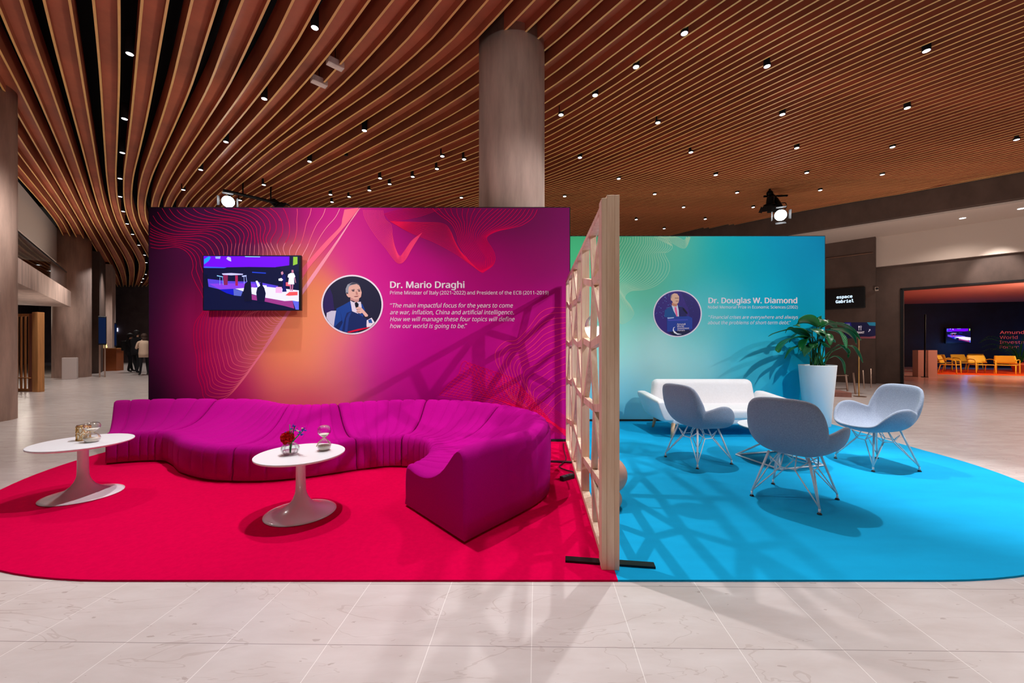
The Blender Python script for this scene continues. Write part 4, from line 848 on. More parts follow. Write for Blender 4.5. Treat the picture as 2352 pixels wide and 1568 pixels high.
# ------------------------------------------------------------------ lamp and power strip near the divider
fl = empty('floor_lamp', (.845, 3.46, .012), 0, 'salmon double-ball floor lamp with white globe, half hidden behind the divider', 'lamp')
bp = [(.0001, 0), (.075, 0), (.112, .045), (.120, .095), (.10, .145), (.072, .172)]
m_ = MB(); m_.lathe([(max(.0001, p.x), max(0, p.y)) for p in cr([Vector((a, b, 0)) for a, b in bp], 5)], 40, (-.03, -.06, 0)); m_.obj('lower_ball', terracotta, fl, smooth=True)
m_ = MB(); m_.ball((0, .02, .262), .158, 20); m_.obj('upper_ball', terracotta, fl, smooth=True)
m_ = MB(); m_.tube([(-.05, .03, .40), (-.075, .03, 1.42)], .011); m_.obj('pole', white_metal, fl)
m_ = MB(); prof2 = [(.0001, -.13)]+[(.13*math.sin(math.radians(a)), -.13*math.cos(math.radians(a))) for a in range(8, 96, 8)]
m_.lathe(prof2, 32, (-.075, .03, 1.55)); m_.obj('lamp_shade', mat('lit_shade', (250, 250, 244), .5, emit=(255, 252, 240), es=1.5), fl, smooth=True)
m_ = MB(); prof2 = [(.13*math.sin(math.radians(a)), -.13*math.cos(math.radians(a))) for a in range(92, 172, 8)]+[(.0001, .13)]
m_.lathe(prof2, 32, (-.075, .03, 1.55)); m_.obj('glass_dome', glass, fl, smooth=True)
ps0 = FL(1303, 1103)
ps = empty('power_strip', (ps0.x, ps0.y, .012), math.radians(38), 'black power strip with cable on the red carpet by the divider', 'power strip')
m_ = MB(); m_.box((0, 0, .022), (.17, .055, .044)); m_.obj('strip_body', black, ps, bevel=.006)
m_ = MB()
for k in (-1, 0, 1): m_.lathe([(.018, .0445), (.018, .0455), (.0001, .0455)], 16, (.052*k, 0, 0))
m_.obj('sockets', mat('socket_grey', (66, 70, 78), .4), ps)
cb = [FL(1314, 1097), FL(1317, 1089), FL(1300, 1084), FL(1285, 1077), FL(1291, 1069), FL(1300, 1058), FL(1296, 1040), FL(1294, 1022)]
inv = Matrix.Rotation(-math.radians(38), 3, 'Z')
m_ = MB(); m_.tube(cr([inv @ (Vector((p.x, p.y, .012))-Vector((ps0.x, ps0.y, .0))) for p in cb], 8), .006, 6); m_.obj('cable', black, ps, smooth=True)

# ------------------------------------------------------------------ wire-base armchairs
def make_chair(label):
    e = empty('shell_armchair', (0, 0, .012), 0, label, 'armchair', 'grey felt armchairs on the blue carpet')
    ring = [(0, .30, 0, .475), (25, .285, .14, .480), (45, .24, .255, .505), (62, .19, .315, .60), (80, .10, .35, .685), (98, -.02, .352, .705), (113, -.115, .315, .672), (124, -.175, .275, .655), (136, -.225, .275, .765), (149, -.270, .250, .880), (163, -.30, .175, .930), (180, -.31, 0, .940)]
    full = [Vector(r[1:]) for r in ring]+[Vector((r[1], -r[2], r[3])) for r in ring[-2:0:-1]]
    n0 = len(full); cl = [full[-1]]+full+[full[0], full[1]]
    R = []
    for i in range(1, n0+1):
        for k in range(4):
            t = k/4; a, b, c, d = cl[i-1], cl[i], cl[i+1], cl[i+2]; R.append(.5*((2*b)+(c-a)*t+(2*a-5*b+4*c-d)*t*t+(3*b-a-3*c+d)*t**3))
    m_ = MB(); NR = 14; rows = []
    for p in R:
        row = []
        for q in range(1, NR+1):
            r = q/NR; cx = .02; hx = cx+(p.x-cx)*(1-(1-r)**1.9); hy = p.y*(1-(1-r)**1.9)
            zz = .425+(p.z-.425)*(r**2.1)
            row.append((hx, hy, zz))
        rows.append(row)
    m_.grid(rows, True); c0 = len(m_.v); m_.v.append((.02, 0, .424)); b = NR
    for i in range(len(R)): m_.f.append((i*b, ((i+1) % len(R))*b, c0)); m_.mi.append(0)
    o = m_.obj('seat_shell', grey_fab, e, smooth=True)
    md = o.modifiers.new('thick', 'SOLIDIFY'); md.thickness = .032*S; md.offset = 1; md.use_rim = True
    md = o.modifiers.new('sub', 'SUBSURF'); md.levels = 1; md.render_levels = 1
    tops = []
    for sx, sy in ((1, 1), (1, -1), (-1, 1), (-1, -1)):
        ft = Vector((.255*sx, .255*sy, .012)); tp = Vector((.15*sx, .15*sy, .425)); m_ = MB()
        m_.tube([tp, ft+Vector((0, 0, .035))], [.011, .0085]); m_.tube([ft+Vector((0, 0, .035)), ft], .009)
        m_.tube([ft+Vector((0, 0, .04)), (.165*sx, .055*sy, .30)], .0055, 6); m_.tube([ft+Vector((0, 0, .04)), (.055*sx, .165*sy, .30)], .0055, 6)
        lg = m_.obj('leg', white_metal, e, smooth=True)
        m_ = MB(); m_.lathe([(.018, 0), (.018, .006), (.010, .016)], 14, (ft.x, ft.y, 0)); m_.obj('foot_cap', black, lg)
    m_ = MB()
    for sx, sy in ((1, 0), (-1, 0), (0, 1), (0, -1)):
        tq = Vector((-sy, sx, 0)); c = Vector((sx, sy, 0))
        a1, a2 = c*.165+tq*.055, c*.165-tq*.055
        p1, p2 = c*.145+tq*.145, c*.145-tq*.145
        u = Vector((0, 0, .30)); t_ = Vector((0, 0, .375)); up = Vector((0, 0, .41))
        m_.tube([p1+t_, a1+u, a2+u, p2+t_], .0055, 6); m_.tube([c*.165+tq*.055+u, c*.10+tq*.05+up], .005, 6); m_.tube([c*.165-tq*.055+u, c*.10-tq*.05+up], .005, 6)
    m_.obj('wire_frame', white_metal, e, smooth=True)
    return e
ch = make_chair('grey felt shell armchair at left, seen side-on before the white sofa')
ch.location = (2.24, 4.81, .012); ch.rotation_euler.z = math.radians(20)
c2_ = copy_tree(ch); c2_['label'] = 'grey felt shell armchair in front, its back turned to the viewer'; c2_.location = (2.57, 3.63, .012); c2_.rotation_euler.z = math.radians(38)
c3_ = copy_tree(ch); c3_['label'] = 'grey felt shell armchair at right, its open seat facing left'; c3_.location = (4.23, 4.64, .012); c3_.rotation_euler.z = math.radians(180)

# coffee table on the blue side
ct = empty('coffee_table', (3.20, 4.80, .012), math.radians(14), 'round white coffee table with dark edge between the grey armchairs', 'coffee table')
m_ = MB(); m_.lathe([(.0001, .408), (.415, .408), (.42, .412), (.42, .421), (.0001, .421)], 96); m_.obj('tabletop', white_top, ct)
m_ = MB(); m_.lathe([(.0001, .396), (.405, .396), (.417, .4075), (.0001, .4075)], 96); m_.obj('dark_edge', black, ct)
m_ = MB(); q = .31
cor = [(-q, q), (-q, -q), (q, -q), (q, q)]
for i in range(4):
    a, b = cor[i], cor[(i+1) % 4]; m_.tube([(a[0], a[1], .012), (b[0], b[1], .012)], .010)
    m_.tube([(a[0], a[1], .012), (-a[0]*.35, -a[1]*.35, .396)], .010)
m_.obj('wire_base', white_metal, ct, smooth=True)

# ------------------------------------------------------------------ white two-seat sofa
ws = empty('white_sofa', (3.25, 6.45, .012), 0, 'white upholstered two-seat sofa with splayed oak legs before the blue wall', 'sofa')
def rbox(cx, cy, cz, sx, sy, sz, bev, top=None, seg=5):
    b = bmesh.new(); bmesh.ops.create_cube(b, size=1)
    for v in b.verts:
        k = 1
        v.co = Vector((v.co.x*sx, v.co.y*sy, v.co.z*sz))
        if top and v.co.z > 0: v.co.x *= top[0]; v.co.y += top[1]
    bmesh.ops.bevel(b, geom=list(b.edges), offset=bev, segments=seg, profile=.5, affect='EDGES')
    for v in b.verts: v.co += Vector((cx, cy, cz))
    return b
def bobj(name, b, m, parent):
    me = bpy.data.meshes.new(name); b.to_mesh(me); b.free(); me.materials.append(m)
    me.polygons.foreach_set('use_smooth', [True]*len(me.polygons)); o = bpy.data.objects.new(name, me); COL.objects.link(o); o.parent = parent; return o
bobj('backrest', rbox(0, .34, .545, 1.80, .20, .53, .085, (.93, .06)), white_fab, ws)
bobj('seat_cushion', rbox(0, -.04, .335, 1.60, .80, .16, .05), white_fab, ws)
bobj('seat_base', rbox(0, .0, .235, 1.66, .84, .11, .04), white_fab, ws)
for s_ in (-1, 1):
    P = []
    sec = [(-.45, .25, .535, .0), (-.40, .225, .55, .0), (-.25, .21, .56, .01), (0, .205, .58, .02), (.25, .21, .60, .03), (.42, .23, .61, .04)]
    for y, z0, z1, fl_ in sec:
        ring = []; w0 = .095
        for k in range(20):
            a = 2*math.pi*k/20; c, s2 = math.cos(a), math.sin(a); sg = lambda v: (1 if v >= 0 else -1)*abs(v)**.4
            xx = .92+w0*sg(c)*(.9); zz = (z0+z1)/2+(z1-z0)/2*sg(s2); lean = (zz-z0)/(z1-z0); xx += (.11+fl_)*lean-.05
            ring.append((s_*xx, y, zz))
        P.append(ring+[ring[0]])
    m_ = MB(); m_.grid(P); n = 21
    m_.f += [tuple(range(20)), tuple(4*n+k for k in range(20))]; m_.mi += [0, 0]
    o = m_.obj('armrest', white_fab, ws, smooth=True); md = o.modifiers.new('bev', 'BEVEL'); md.width = .02*S; md.segments = 3; md.limit_method = 'ANGLE'; md.angle_limit = 1.0
for x, y in ((-.80, -.40), (.80, -.40), (-.80, .34), (.80, .34)):
    m_ = MB(); m_.tube([(x, y, .20), (x+(.05 if x > 0 else -.05), y+(-.06 if y < 0 else .0), 0)], [.032, .018], 16); m_.obj('leg', oak_leg, ws, smooth=True)

# ------------------------------------------------------------------ potted plant
pl = empty('potted_plant', (5.31, 6.93, .012), 0, 'broad-leaved green plant in a tall tapered white pot by the blue wall', 'plant')
m_ = MB(); m_.lathe([(.185, 0), (.19, .004), (.272, 1.03), (.275, 1.045), (.266, 1.05), (.255, 1.045), (.250, .98)], 64)
m_.obj('pot', pot_white, pl, smooth=True)
m_ = MB(); m_.lathe([(.0001, 1.03), (.13, 1.025), (.252, 1.00)], 40); m_.obj('soil', soil, pl, smooth=True)
def leaf(path, width, stripes=True, tw=0.0, sname='leaf', curl=.25):
    pts = cr([Vector(p) for p in path], 7); n = len(pts); vs = []; uv = []; W = 6
    for i, p in enumerate(pts):
        t = (pts[min(n-1, i+1)]-pts[max(0, i-1)]).normalized(); side = t.cross(Vector((0, 0, 1)))
        side = side.normalized() if side.length > .05 else Vector((1, 0, 0)); side = Matrix.Rotation(tw, 3, t) @ side
        nn = side.cross(t); s2 = i/(n-1); wd = width*max(0.02, (math.sin(math.pi*min(1, s2*.93+.05))**.75)*(1-.25*s2))
        for k in range(-W//2, W//2+1):
            f_ = k/(W/2); vs.append(p+side*f_*wd+nn*(abs(f_)**1.6*wd*curl)); uv.append((s2*1.0+abs(f_)*.12, f_))
    m_ = MB(); fs = [(i*(W+1)+k, i*(W+1)+k+1, (i+1)*(W+1)+k+1, (i+1)*(W+1)+k) for i in range(n-1) for k in range(W)]
    m_.add(vs, fs); me = m_.mesh(sname, leaf_striped if stripes else leafm, True); ul = me.uv_layers.new(name='UVMap')
    for lp in me.loops: ul.data[lp.index].uv = uv[lp.vertex_index]
    o = bpy.data.objects.new(sname, me); COL.objects.link(o); o.parent = pl
    md = o.modifiers.new('th', 'SOLIDIFY'); md.thickness = .003; return o
po = Vector((5.31, 6.93, .012))
def lp_(px, py, dy=0.0): return DP(px, py, 6.93+dy)-po
q5 = lambda x, y: (1740+x/6.032, 700+y/6.032)
LV = [  # stem top then leaf midrib in crop pixels, with depth offsets
 ([(860, 300, 0), (760, 215, -.05), (640, 210, -.12), (545, 260, -.2), (590, 300, -.22)], .105, 0, .9),
 ([(860, 300, .02), (900, 230, .05), (890, 190, .1), (820, 185, .14)], .10, 0, .5),
 ([(720, 440, 0), (600, 350, -.06), (430, 345, -.1), (250, 390, -.15), (150, 435, -.18)], .075, 0, .2),
 ([(720, 450, 0), (580, 400, .05), (440, 330, .1), (380, 390, .12)], .08, 0, .3),
 ([(700, 470, 0), (560, 450, -.12), (400, 500, -.2), (300, 600, -.26), (290, 660, -.28)], .10, 0, .2),
 ([(740, 520, 0), (560, 575, -.1), (450, 630, -.18), (375, 745, -.2)], .045, 0, 0),
 ([(760, 330, -.05), (830, 370, -.18), (900, 440, -.26), (970, 490, -.3)], .125, 1, .0),
 ([(780, 450, 0), (660, 480, -.12), (620, 560, -.2), (610, 640, -.24)], .085, 0, .3),
 ([(760, 520, -.02), (710, 580, -.14), (680, 650, -.22), (650, 715, -.24)], .085, 1, .2),
 ([(870, 330, .0), (1000, 270, -.02), (1150, 280, -.06), (1300, 350, -.1), (1430, 490, -.12)], .10, 0, -.1),
 ([(960, 350, -.02), (1080, 370, -.16), (1170, 440, -.24), (1230, 600, -.3)], .135, 1, -.1),
 ([(980, 330, .04), (1180, 350, 0), (1310, 430, -.05), (1370, 545, -.08)], .09, 0, -.3),
 ([(900, 420, 0), (960, 470, -.15), (1030, 490, -.2), (1080, 520, -.22)], .075, 1, -.3),
 ([(860, 470, -.02), (880, 520, -.14), (930, 560, -.18), (1010, 590, -.2)], .07, 0, -.4),
 ([(800, 500, -.04), (770, 540, -.16), (790, 600, -.2), (830, 520, -.2)], .07, 0, .2),
 ([(1130, 550, -.1), (1210, 600, -.14), (1260, 660, -.16), (1255, 735, -.16)], .045, 0, -.5),
 ([(1260, 560, -.02), (1340, 590, -.04), (1410, 690, -.04), (1460, 800, -.04)], .032, 0, -.3),
 ([(980, 745, -.06), (1080, 712, -.14), (1180, 790, -.18), (1215, 960, -.18)], .038, 0, -.2),
 ([(820, 280, .1), (900, 240, .22), (1010, 260, .2), (1100, 330, .22)], .10, 0, -.2),
 ([(760, 400, .1), (640, 370, .18), (520, 420, .2), (440, 520, .2)], .10, 0, .2),
 ([(850, 420, -.05), (920, 400, -.2), (990, 440, -.3), (1010, 560, -.34)], .09, 0, -.1)]
m_ = MB()
for k, (pts, wd, st, tw) in enumerate(LV):
    P = [lp_(*q5(a, b), d) for a, b, d in pts]; leaf(P, wd, bool(st), tw)
    b0 = Vector((-.10+.2*((k*37) % 10)/10, -.06+.12*((k*53) % 10)/10, 1.01)); mid = b0.lerp(P[0], .55)+Vector((0, 0, .06))
    m_.tube(cr([b0, mid, P[0]], 5), [.011-.0005*i for i in range(11)], 6)
for a, b in (((700, 680), (800, 820)), ((980, 745), (905, 820)), ((1120, 545), (1040, 630)), ((1040, 630), (910, 815)), ((1270, 560), (1100, 560))):
    m_.tube([lp_(*q5(*a), -.06), lp_(*q5(*b), -.04)], .006, 6)
m_.obj('stems', stem_g, pl, smooth=True)

# ------------------------------------------------------------------ left background things
s0 = FL(88, 899.5)
sc_ = empty('slatted_screen', (s0.x, s0.y, 0), math.radians(180-9), 'wooden slatted screen standing in front of the mezzanine at far left', 'screen')
m_ = MB(); m_.box((0, 0, 1.2), (.22, .16, 2.40)); m_.obj('post', pine_orange, sc_, bevel=.01)
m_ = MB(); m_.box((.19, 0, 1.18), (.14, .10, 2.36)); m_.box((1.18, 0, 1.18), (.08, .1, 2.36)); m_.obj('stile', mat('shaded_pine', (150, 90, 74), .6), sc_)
for k in range(5):
    m_ = MB(); m_.box((.34+.155*k, 0, 1.19), (.05, .03, 2.25)); m_.obj('slat', pine_orange, sc_)
for z in (.05, 2.32, .42):
    m_ = MB(); m_.box((.68, 0 if z != .42 else .06, z), (1.0, .08, .08 if z != .42 else .03)); m_.obj('rail', pine_orange, sc_)
p0 = FL(161, 870)
e = MB(); e.box((0, 0, .445), (.42, .36, .89)); o = e.obj('white_plinth', mat('plinth_white', (214, 200, 196), .7), bevel=.01); o.location = (p0.x, p0.y, 0); o.rotation_euler.z = math.radians(40)
tag(o, 'plain white plinth on the floor before the concrete column', 'plinth')
p0 = FL(254, 851)
dk = empty('reception_desk', (p0.x, p0.y, 0), math.radians(20), 'small wooden reception desk at the far end of the hall', 'desk')
m_ = MB(); m_.box((0, 0, .60), (.82, .7, 1.20)); m_.obj('desk_body', mat('desk_wood', (176, 96, 52), .5, var=.2, scale=2), dk)
m_ = MB(); m_.box((0, 0, 1.225), (.9, .78, .05)); m_.obj('counter_top', pine_orange, dk)
p1 = DP(246, 797, p0.y)
tb_ = empty('glowing_tablet', (p1.x, p0.y-.1, 1.262), math.radians(10), 'tilted glowing menu card standing on the reception desk', 'sign')
m_ = MB(); m_.box((0, 0, .16), (.2, .02, .32), Matrix.Rotation(math.radians(-10), 4, 'Y')); m_.obj('lit_card', mat('lit_card', (255, 236, 170), .5, emit=(255, 226, 150), es=1.3), tb_)
for i, (px, py0, py1, fy, w_, lb) in enumerate(((235, 726, 792, 866, .22, 'tall dark blue display totem beside the pilaster'), (260, 741, 796, 845, .28, 'dark display screen on a post behind the reception desk'))):
    p = FL(px, fy); y = p.y; zt, zb = H+(HY-py0)/F*y, H+(HY-py1)/F*y
    e = empty('display_totem', (p.x, y, 0), math.radians(45), lb, 'display')
    m_ = MB(); m_.box((0, 0, (zt+zb)/2), (w_*1.2, .08, zt-zb)); m_.obj('screen_case', black, e, bevel=.02)
    m_ = MB(); m_.box((0, -.045, (zt+zb)/2), (w_*1.0, .01, (zt-zb)*.9)); m_.obj('display_glass', mat('blue_display', (8, 22, 50), .2, emit=(10, 40, 90), es=.25), e)
    m_ = MB(); m_.box((-.08, 0, zb/2), (.05, .05, zb)); m_.box((.08, 0, zb/2), (.05, .05, zb)); m_.obj('legs', steel, e)
p = DP(266, 757, 28)
tag_ = empty('lit_sign', p, 0, 'tiny bright bluish lit sign on the far dark wall', 'sign'); m_ = MB(); m_.box((0, 0, 0), (.18, .04, .28)); m_.obj('lit_face', mat('sign_glow', (220, 230, 255), .5, emit=(210, 220, 255), es=3), tag_)
p = DP(266, 757, 32.6); tag_.location = (p.x, 32.66, p.z)

# people far down the hall
def person(x, y, face, label, top_m, leg_m, hair_m, pose, sc=1.0, bag=False):
    e = empty('person', (x, y, 0), face, label, 'person')
    sk = (196, 150, 126)
    J = {'pel': (0, 0, .98), 'sp': (0, -.01, 1.2), 'ch': (0, 0, 1.40), 'nk': (0, .01, 1.56), 'hd': (0, .03, 1.66), 'ht': (0, .02, 1.76)}
    B = [('pel', 'sp'), ('sp', 'ch'), ('ch', 'nk'), ('nk', 'hd'), ('hd', 'ht')]; R = {'pel': .15, 'sp': .13, 'ch': .155, 'nk': .055, 'hd': .095, 'ht': .07}
    for s_, sn in ((-1, 'l'), (1, 'r')):
        J['hip'+sn] = (.10*s_, 0, .92); J['kn'+sn] = (.11*s_, .03*s_*pose, .50); J['an'+sn] = (.12*s_, -.04*s_*pose, .09); J['to'+sn] = (.13*s_, .14-.04*s_*pose, .04)
        R.update({'hip'+sn: .10, 'kn'+sn: .065, 'an'+sn: .048, 'to'+sn: .04})
        B += [('pel', 'hip'+sn), ('hip'+sn, 'kn'+sn), ('kn'+sn, 'an'+sn), ('an'+sn, 'to'+sn)]
        J['sh'+sn] = (.20*s_, 0, 1.43); J['el'+sn] = (.25*s_, .05, 1.16); J['wr'+sn] = ((.12*s_), .27, 1.20) if pose > 0 else ((.24*s_), .10, .93)
        J['ha'+sn] = (J['wr'+sn][0]*.8, J['wr'+sn][1]+.08, J['wr'+sn][2]+(.02 if pose > 0 else -.09))
        R.update({'sh'+sn: .065, 'el'+sn: .048, 'wr'+sn: .035, 'ha'+sn: .035}); B += [('ch', 'sh'+sn), ('sh'+sn, 'el'+sn), ('el'+sn, 'wr'+sn), ('wr'+sn, 'ha'+sn)]
        for q in range(4):
            nm = 'f%d%s' % (q, sn); h = J['ha'+sn]; J[nm] = (h[0]+.018*(q-1.5), h[1]+.05, h[2]-.03); R[nm] = .010; B.append(('ha'+sn, nm))
    names = list(J); k = sc/S*.98   # figures are modelled in metres
    k = sc*1.165
    me = bpy.data.meshes.new('body'); me.from_pydata([tuple(Vector(J[n])*k) for n in names], [(names.index(a), names.index(b)) for a, b in B], [])
    o = bpy.data.objects.new('body', me); COL.objects.link(o)
    md = o.modifiers.new('skin', 'SKIN')
    for i, n in enumerate(names): me.skin_vertices[0].data[i].radius = (R[n]*k, R[n]*k*.8); me.skin_vertices[0].data[i].use_root = (n == 'pel')
    md2 = o.modifiers.new('s', 'SUBSURF'); md2.levels = 1; md2.render_levels = 1
    dg = bpy.context.evaluated_depsgraph_get(); dg.update(); nm_ = bpy.data.meshes.new_from_object(o.evaluated_get(dg)); bpy.data.objects.remove(o)
    nm_.materials.clear(); skin = bpy.data.materials.get('skin') or mat('skin', sk, .6); nm_.materials.append(skin); nm_.materials.append(top_m); nm_.materials.append(leg_m); nm_.materials.append(black)
    for p_ in nm_.polygons:
        z = p_.center.z/k; x_ = abs(p_.center.x/k); y_ = p_.center.y/k; hand = (y_ > .24 and pose > 0) or (x_ > .17 and z < .92 and pose <= 0)
        p_.material_index = 0 if (z > 1.52 or hand) else (1 if z > .95 else (2 if z > .1 else 3)); p_.use_smooth = True
    b = bpy.data.objects.new('body', nm_); COL.objects.link(b); b.parent = e
    m_ = MB(); m_.ball((0, -.005*k, 1.70*k), .112*k, 12, (1, 1.05, 1.02)); m_.ball((0, -.06*k, 1.58*k), .085*k, 10, (1.1, .6, 1.3)); m_.obj('hair', hair_m, e, smooth=True)
    m_ = MB(); m_.lathe([(.17*k, .78*k), (.185*k, .95*k), (.165*k, 1.15*k), (.19*k, 1.34*k), (.17*k, 1.45*k), (.07*k, 1.52*k)], 20); m_.obj('jacket', top_m, e, smooth=True)
    if bag:
        m_ = MB(); m_.box((-.02*k, -.20*k, 1.22*k), (.30*k, .17*k, .44*k)); m_.obj('backpack', black_soft, e, bevel=.03)
    return e
dark_cl = mat('black_clothes', (16, 17, 24), .9); dark_hair = mat('dark_hair', (24, 20, 22), .7)
pA = FL(299, 857); pB = FL(314, 858); pC = FL(329, 857)
person((299-CX)/F*20.8, 20.8, math.radians(-60), 'person in black wearing a black backpack, leftmost of the group', dark_cl, dark_cl, dark_hair, 1, .97, True)
person(pB.x, pB.y, math.radians(-30), 'person with long dark hair and long black outfit in the group', dark_cl, dark_cl, dark_hair, 1, 1.02)
person((331-CX)/F*18.5, 18.5, math.radians(60), 'person in a beige top partly hidden by the printed wall edge', mat('beige_top', (206, 180, 158), .9), dark_cl, mat('brown_hair', (60, 40, 32), .7), 1, .93)

# ------------------------------------------------------------------ right background things
WR = Plane(*(W1.O+W1.n*.35).xy, .95, -1)
def on(P, px, py): return P.u(px), P.z(px, py)
u0, z1 = on(WR, 1888, 668); u1, _ = on(WR, 1988, 660); zt, zb = WR.z(1988, 658), WR.z(1988, 707)
sg = empty('wall_screen', WR.p((u0+u1)/2, 0, zb), 0, 'black wall screen reading espace Gabriel on the dark wall', 'screen', rot=WR.rot())
wd = u1-u0; m_ = MB(); m_.box((0, -.06, (zt-zb)/2), (wd, .12, zt-zb)); m_.obj('screen_case', black, sg, bevel=.03)
text('screen_text', 'espace', WR.u(1922.5)-(u0+u1)/2, WR.u(1959)-(u0+u1)/2, WR.z(1940, 685)-zb, .105, text_glow, sg, .12, 0, -.122, font=MONO)
text('screen_text', 'Gabriel', WR.u(1920.5)-(u0+u1)/2, WR.u(1962)-(u0+u1)/2, WR.z(1940, 695.5)-zb, .11, text_glow, sg, .12, 0, -.122, font=MONO)
e = empty('picture_rail', WR.p(WR.u(1950), 0, WR.z(1950, 588)), 0, 'thin pale metal rail high on the dark right wall', 'rail', rot=WR.rot())
m_ = MB(); m_.beam((WR.u(1898)-WR.u(1950), -.05, 0), (WR.u(2006)-WR.u(1950), -.05, 0), .03, .03, (0, 0, 1)); m_.obj('rail_bar', steel, e)
e = empty('security_camera', WR.p(WR.u(2014), .0, WR.z(2014, 664)), 0, 'small white security camera at the corner of the dark wall', 'camera', rot=WR.rot())
m_ = MB(); m_.box((0, -.08, 0), (.09, .16, .13)); m_.obj('housing', plaster, e, bevel=.01)
m_ = MB(); m_.lathe([(.04, 0), (.04, .05), (.001, .06)], 16, M=Matrix.Translation((.02, -.16, 0)) @ Matrix.Rotation(math.radians(90), 4, 'X')); m_.obj('lens', black, e)
# restaurant sign on a pole
y = 10.86; p = DP(1975, 911, y)
e = empty('restaurant_sign', (p.x, y, 0), 0, 'dark blue restaurant sign on a thin brass pole', 'sign')
z0, z1 = H+(HY-777)/F*y, H+(HY-740)/F*y; xa, xb = (1939-CX)/F*y-p.x, (2010-CX)/F*y-p.x
m_ = MB(); m_.lathe([(.14, 0), (.14, .015), (.02, .02)], 24); m_.obj('base_plate', steel, e)
m_ = MB(); m_.tube([(0, .03, .015), (0, .03, z0+.05)], .016); m_.obj('pole', gold, e)
m_ = MB(); m_.box(((xa+xb)/2, 0, (z0+z1)/2), (xb-xa, .02, z1-z0)); m_.obj('board', black, e)
sx = lambda X: xa+(xb-xa)*X; sz = lambda Z: z0+(z1-z0)*Z
art('sign_print', [((20, 18, 56), [(sx(0), sz(0)), (sx(1), sz(0)), (sx(1), sz(1)), (sx(0), sz(1))]), ((34, 30, 120), [(sx(0), sz(.35)), (sx(.25), sz(.5)), (sx(.2), sz(1)), (sx(0), sz(1))]), ((30, 110, 140), [(sx(.72), sz(1)), (sx(.8), sz(.8)), (sx(1), sz(.78)), (sx(1), sz(1))]), ((120, 60, 70), [(sx(.3), sz(0)), (sx(.55), sz(.12)), (sx(.8), sz(.1)), (sx(1), sz(.16)), (sx(1), sz(0))])] +
    [((220, 216, 236), [(sx(a), sz(b)), (sx(a+.018), sz(b)), (sx(a+.018), sz(c)), (sx(a), sz(c))]) for a, b, c in ((.455, .5, .68), (.515, .5, .68))] + [((220, 216, 236), [(sx(q[0]), sz(q[1])) for q in ell(.464, .72, .025, .06, 12)]), ((220, 216, 236), [(sx(q[0]), sz(q[1])) for q in ell(.524, .73, .028, .06, 12)]), ((60, 56, 110), [(sx(q[0]), sz(q[1])) for q in ell(.524, .73, .018, .04, 12)])] +
    [((200, 196, 226), [(sx(.04), sz(.88-.06*k)), (sx(.17), sz(.88-.06*k)), (sx(.17), sz(.90-.06*k)), (sx(.04), sz(.90-.06*k))]) for k in range(3)] + [((220, 216, 236), [(sx(.76), sz(.42)), (sx(.775), sz(.40)), (sx(.82), sz(.54)), (sx(.81), sz(.56))]), ((220, 216, 236), [(sx(.77), sz(.57)), (sx(.83), sz(.57)), (sx(.83), sz(.45)), (sx(.815), sz(.53))])], photo_mat, e, .0008, .0112)
text('sign_text', 'RESTAURANT', sx(.08), sx(.62), sz(.30), .058, text_white, e, .06, 0, -.03)
# stair balustrade
yb = FL(1930, 911).y
e = empty('stair_railing', FL(1940, 911), 0, 'low curb with leaning steel railing posts behind the plant pot', 'railing')
o0 = FL(1940, 911)
m_ = MB(); a = FL(1905, 909)-o0; b = FL(1963, 912)-o0; m_.beam(a+Vector((-.4, .3, .06)), b+Vector((0, .3, .06)), .7, .13, (0, 0, 1)); m_.obj('curb', mat('red_brown_stone', (150, 100, 88), .6, var=.2, scale=6), e)
for (xa_, ya_, xb_, yb_) in ((1943, 860, 1947, 898), (1960, 856, 1965, 905), (1982, 850, 1985, 892), (2000, 846, 2001, 890)):
    yy = yb+.25 if xa_ < 1970 else yb+1.2
    m_ = MB(); m_.tube([DP(xb_, yb_, yy)-o0, DP(xa_, ya_, yy)-o0], .024 if xa_ < 1970 else .016); m_.obj('railing_post', steel, e)
for py in (862, 893):
    m_ = MB(); m_.tube([DP(1905, py, yb+.25)-o0, DP(1948, py, yb+.25)-o0], .012); m_.obj('rod', steel, e)
# white counter with mast inside the opening
for i, (xa_, xb_) in enumerate(((2101.5, 2121.5), (2124.5, 2147))):
    p = FL((xa_+xb_)/2, 865); y = p.y; wd = (xb_-xa_)/F*y; hz = (865-804)/F*y
    m_ = MB(); m_.box((0, 0, hz/2), (wd*.92, .25, hz)); o = m_.obj('entrance_panel', mat('panel_beige', (206, 180, 166), .6)); o.location = (p.x, y, 0); tag(o, ('left' if i == 0 else 'right')+' half of the beige waist-high entrance panel beside the black mast', 'panel', 'beige entrance panels')
p = FL(2122.7, 866); e = empty('barrier_mast', (p.x, p.y-.02, 0), 0, 'thin black mast standing between the two beige entrance panels', 'pole')
m_ = MB(); m_.tube([(0, 0, 0), (.02, 0, (866-722)/F*p.y)], .028); m_.obj('mast', metal_black, e); m_ = MB(); m_.lathe([(.12, 0), (.12, .02)], 20); m_.obj('base_plate', metal_black, e)
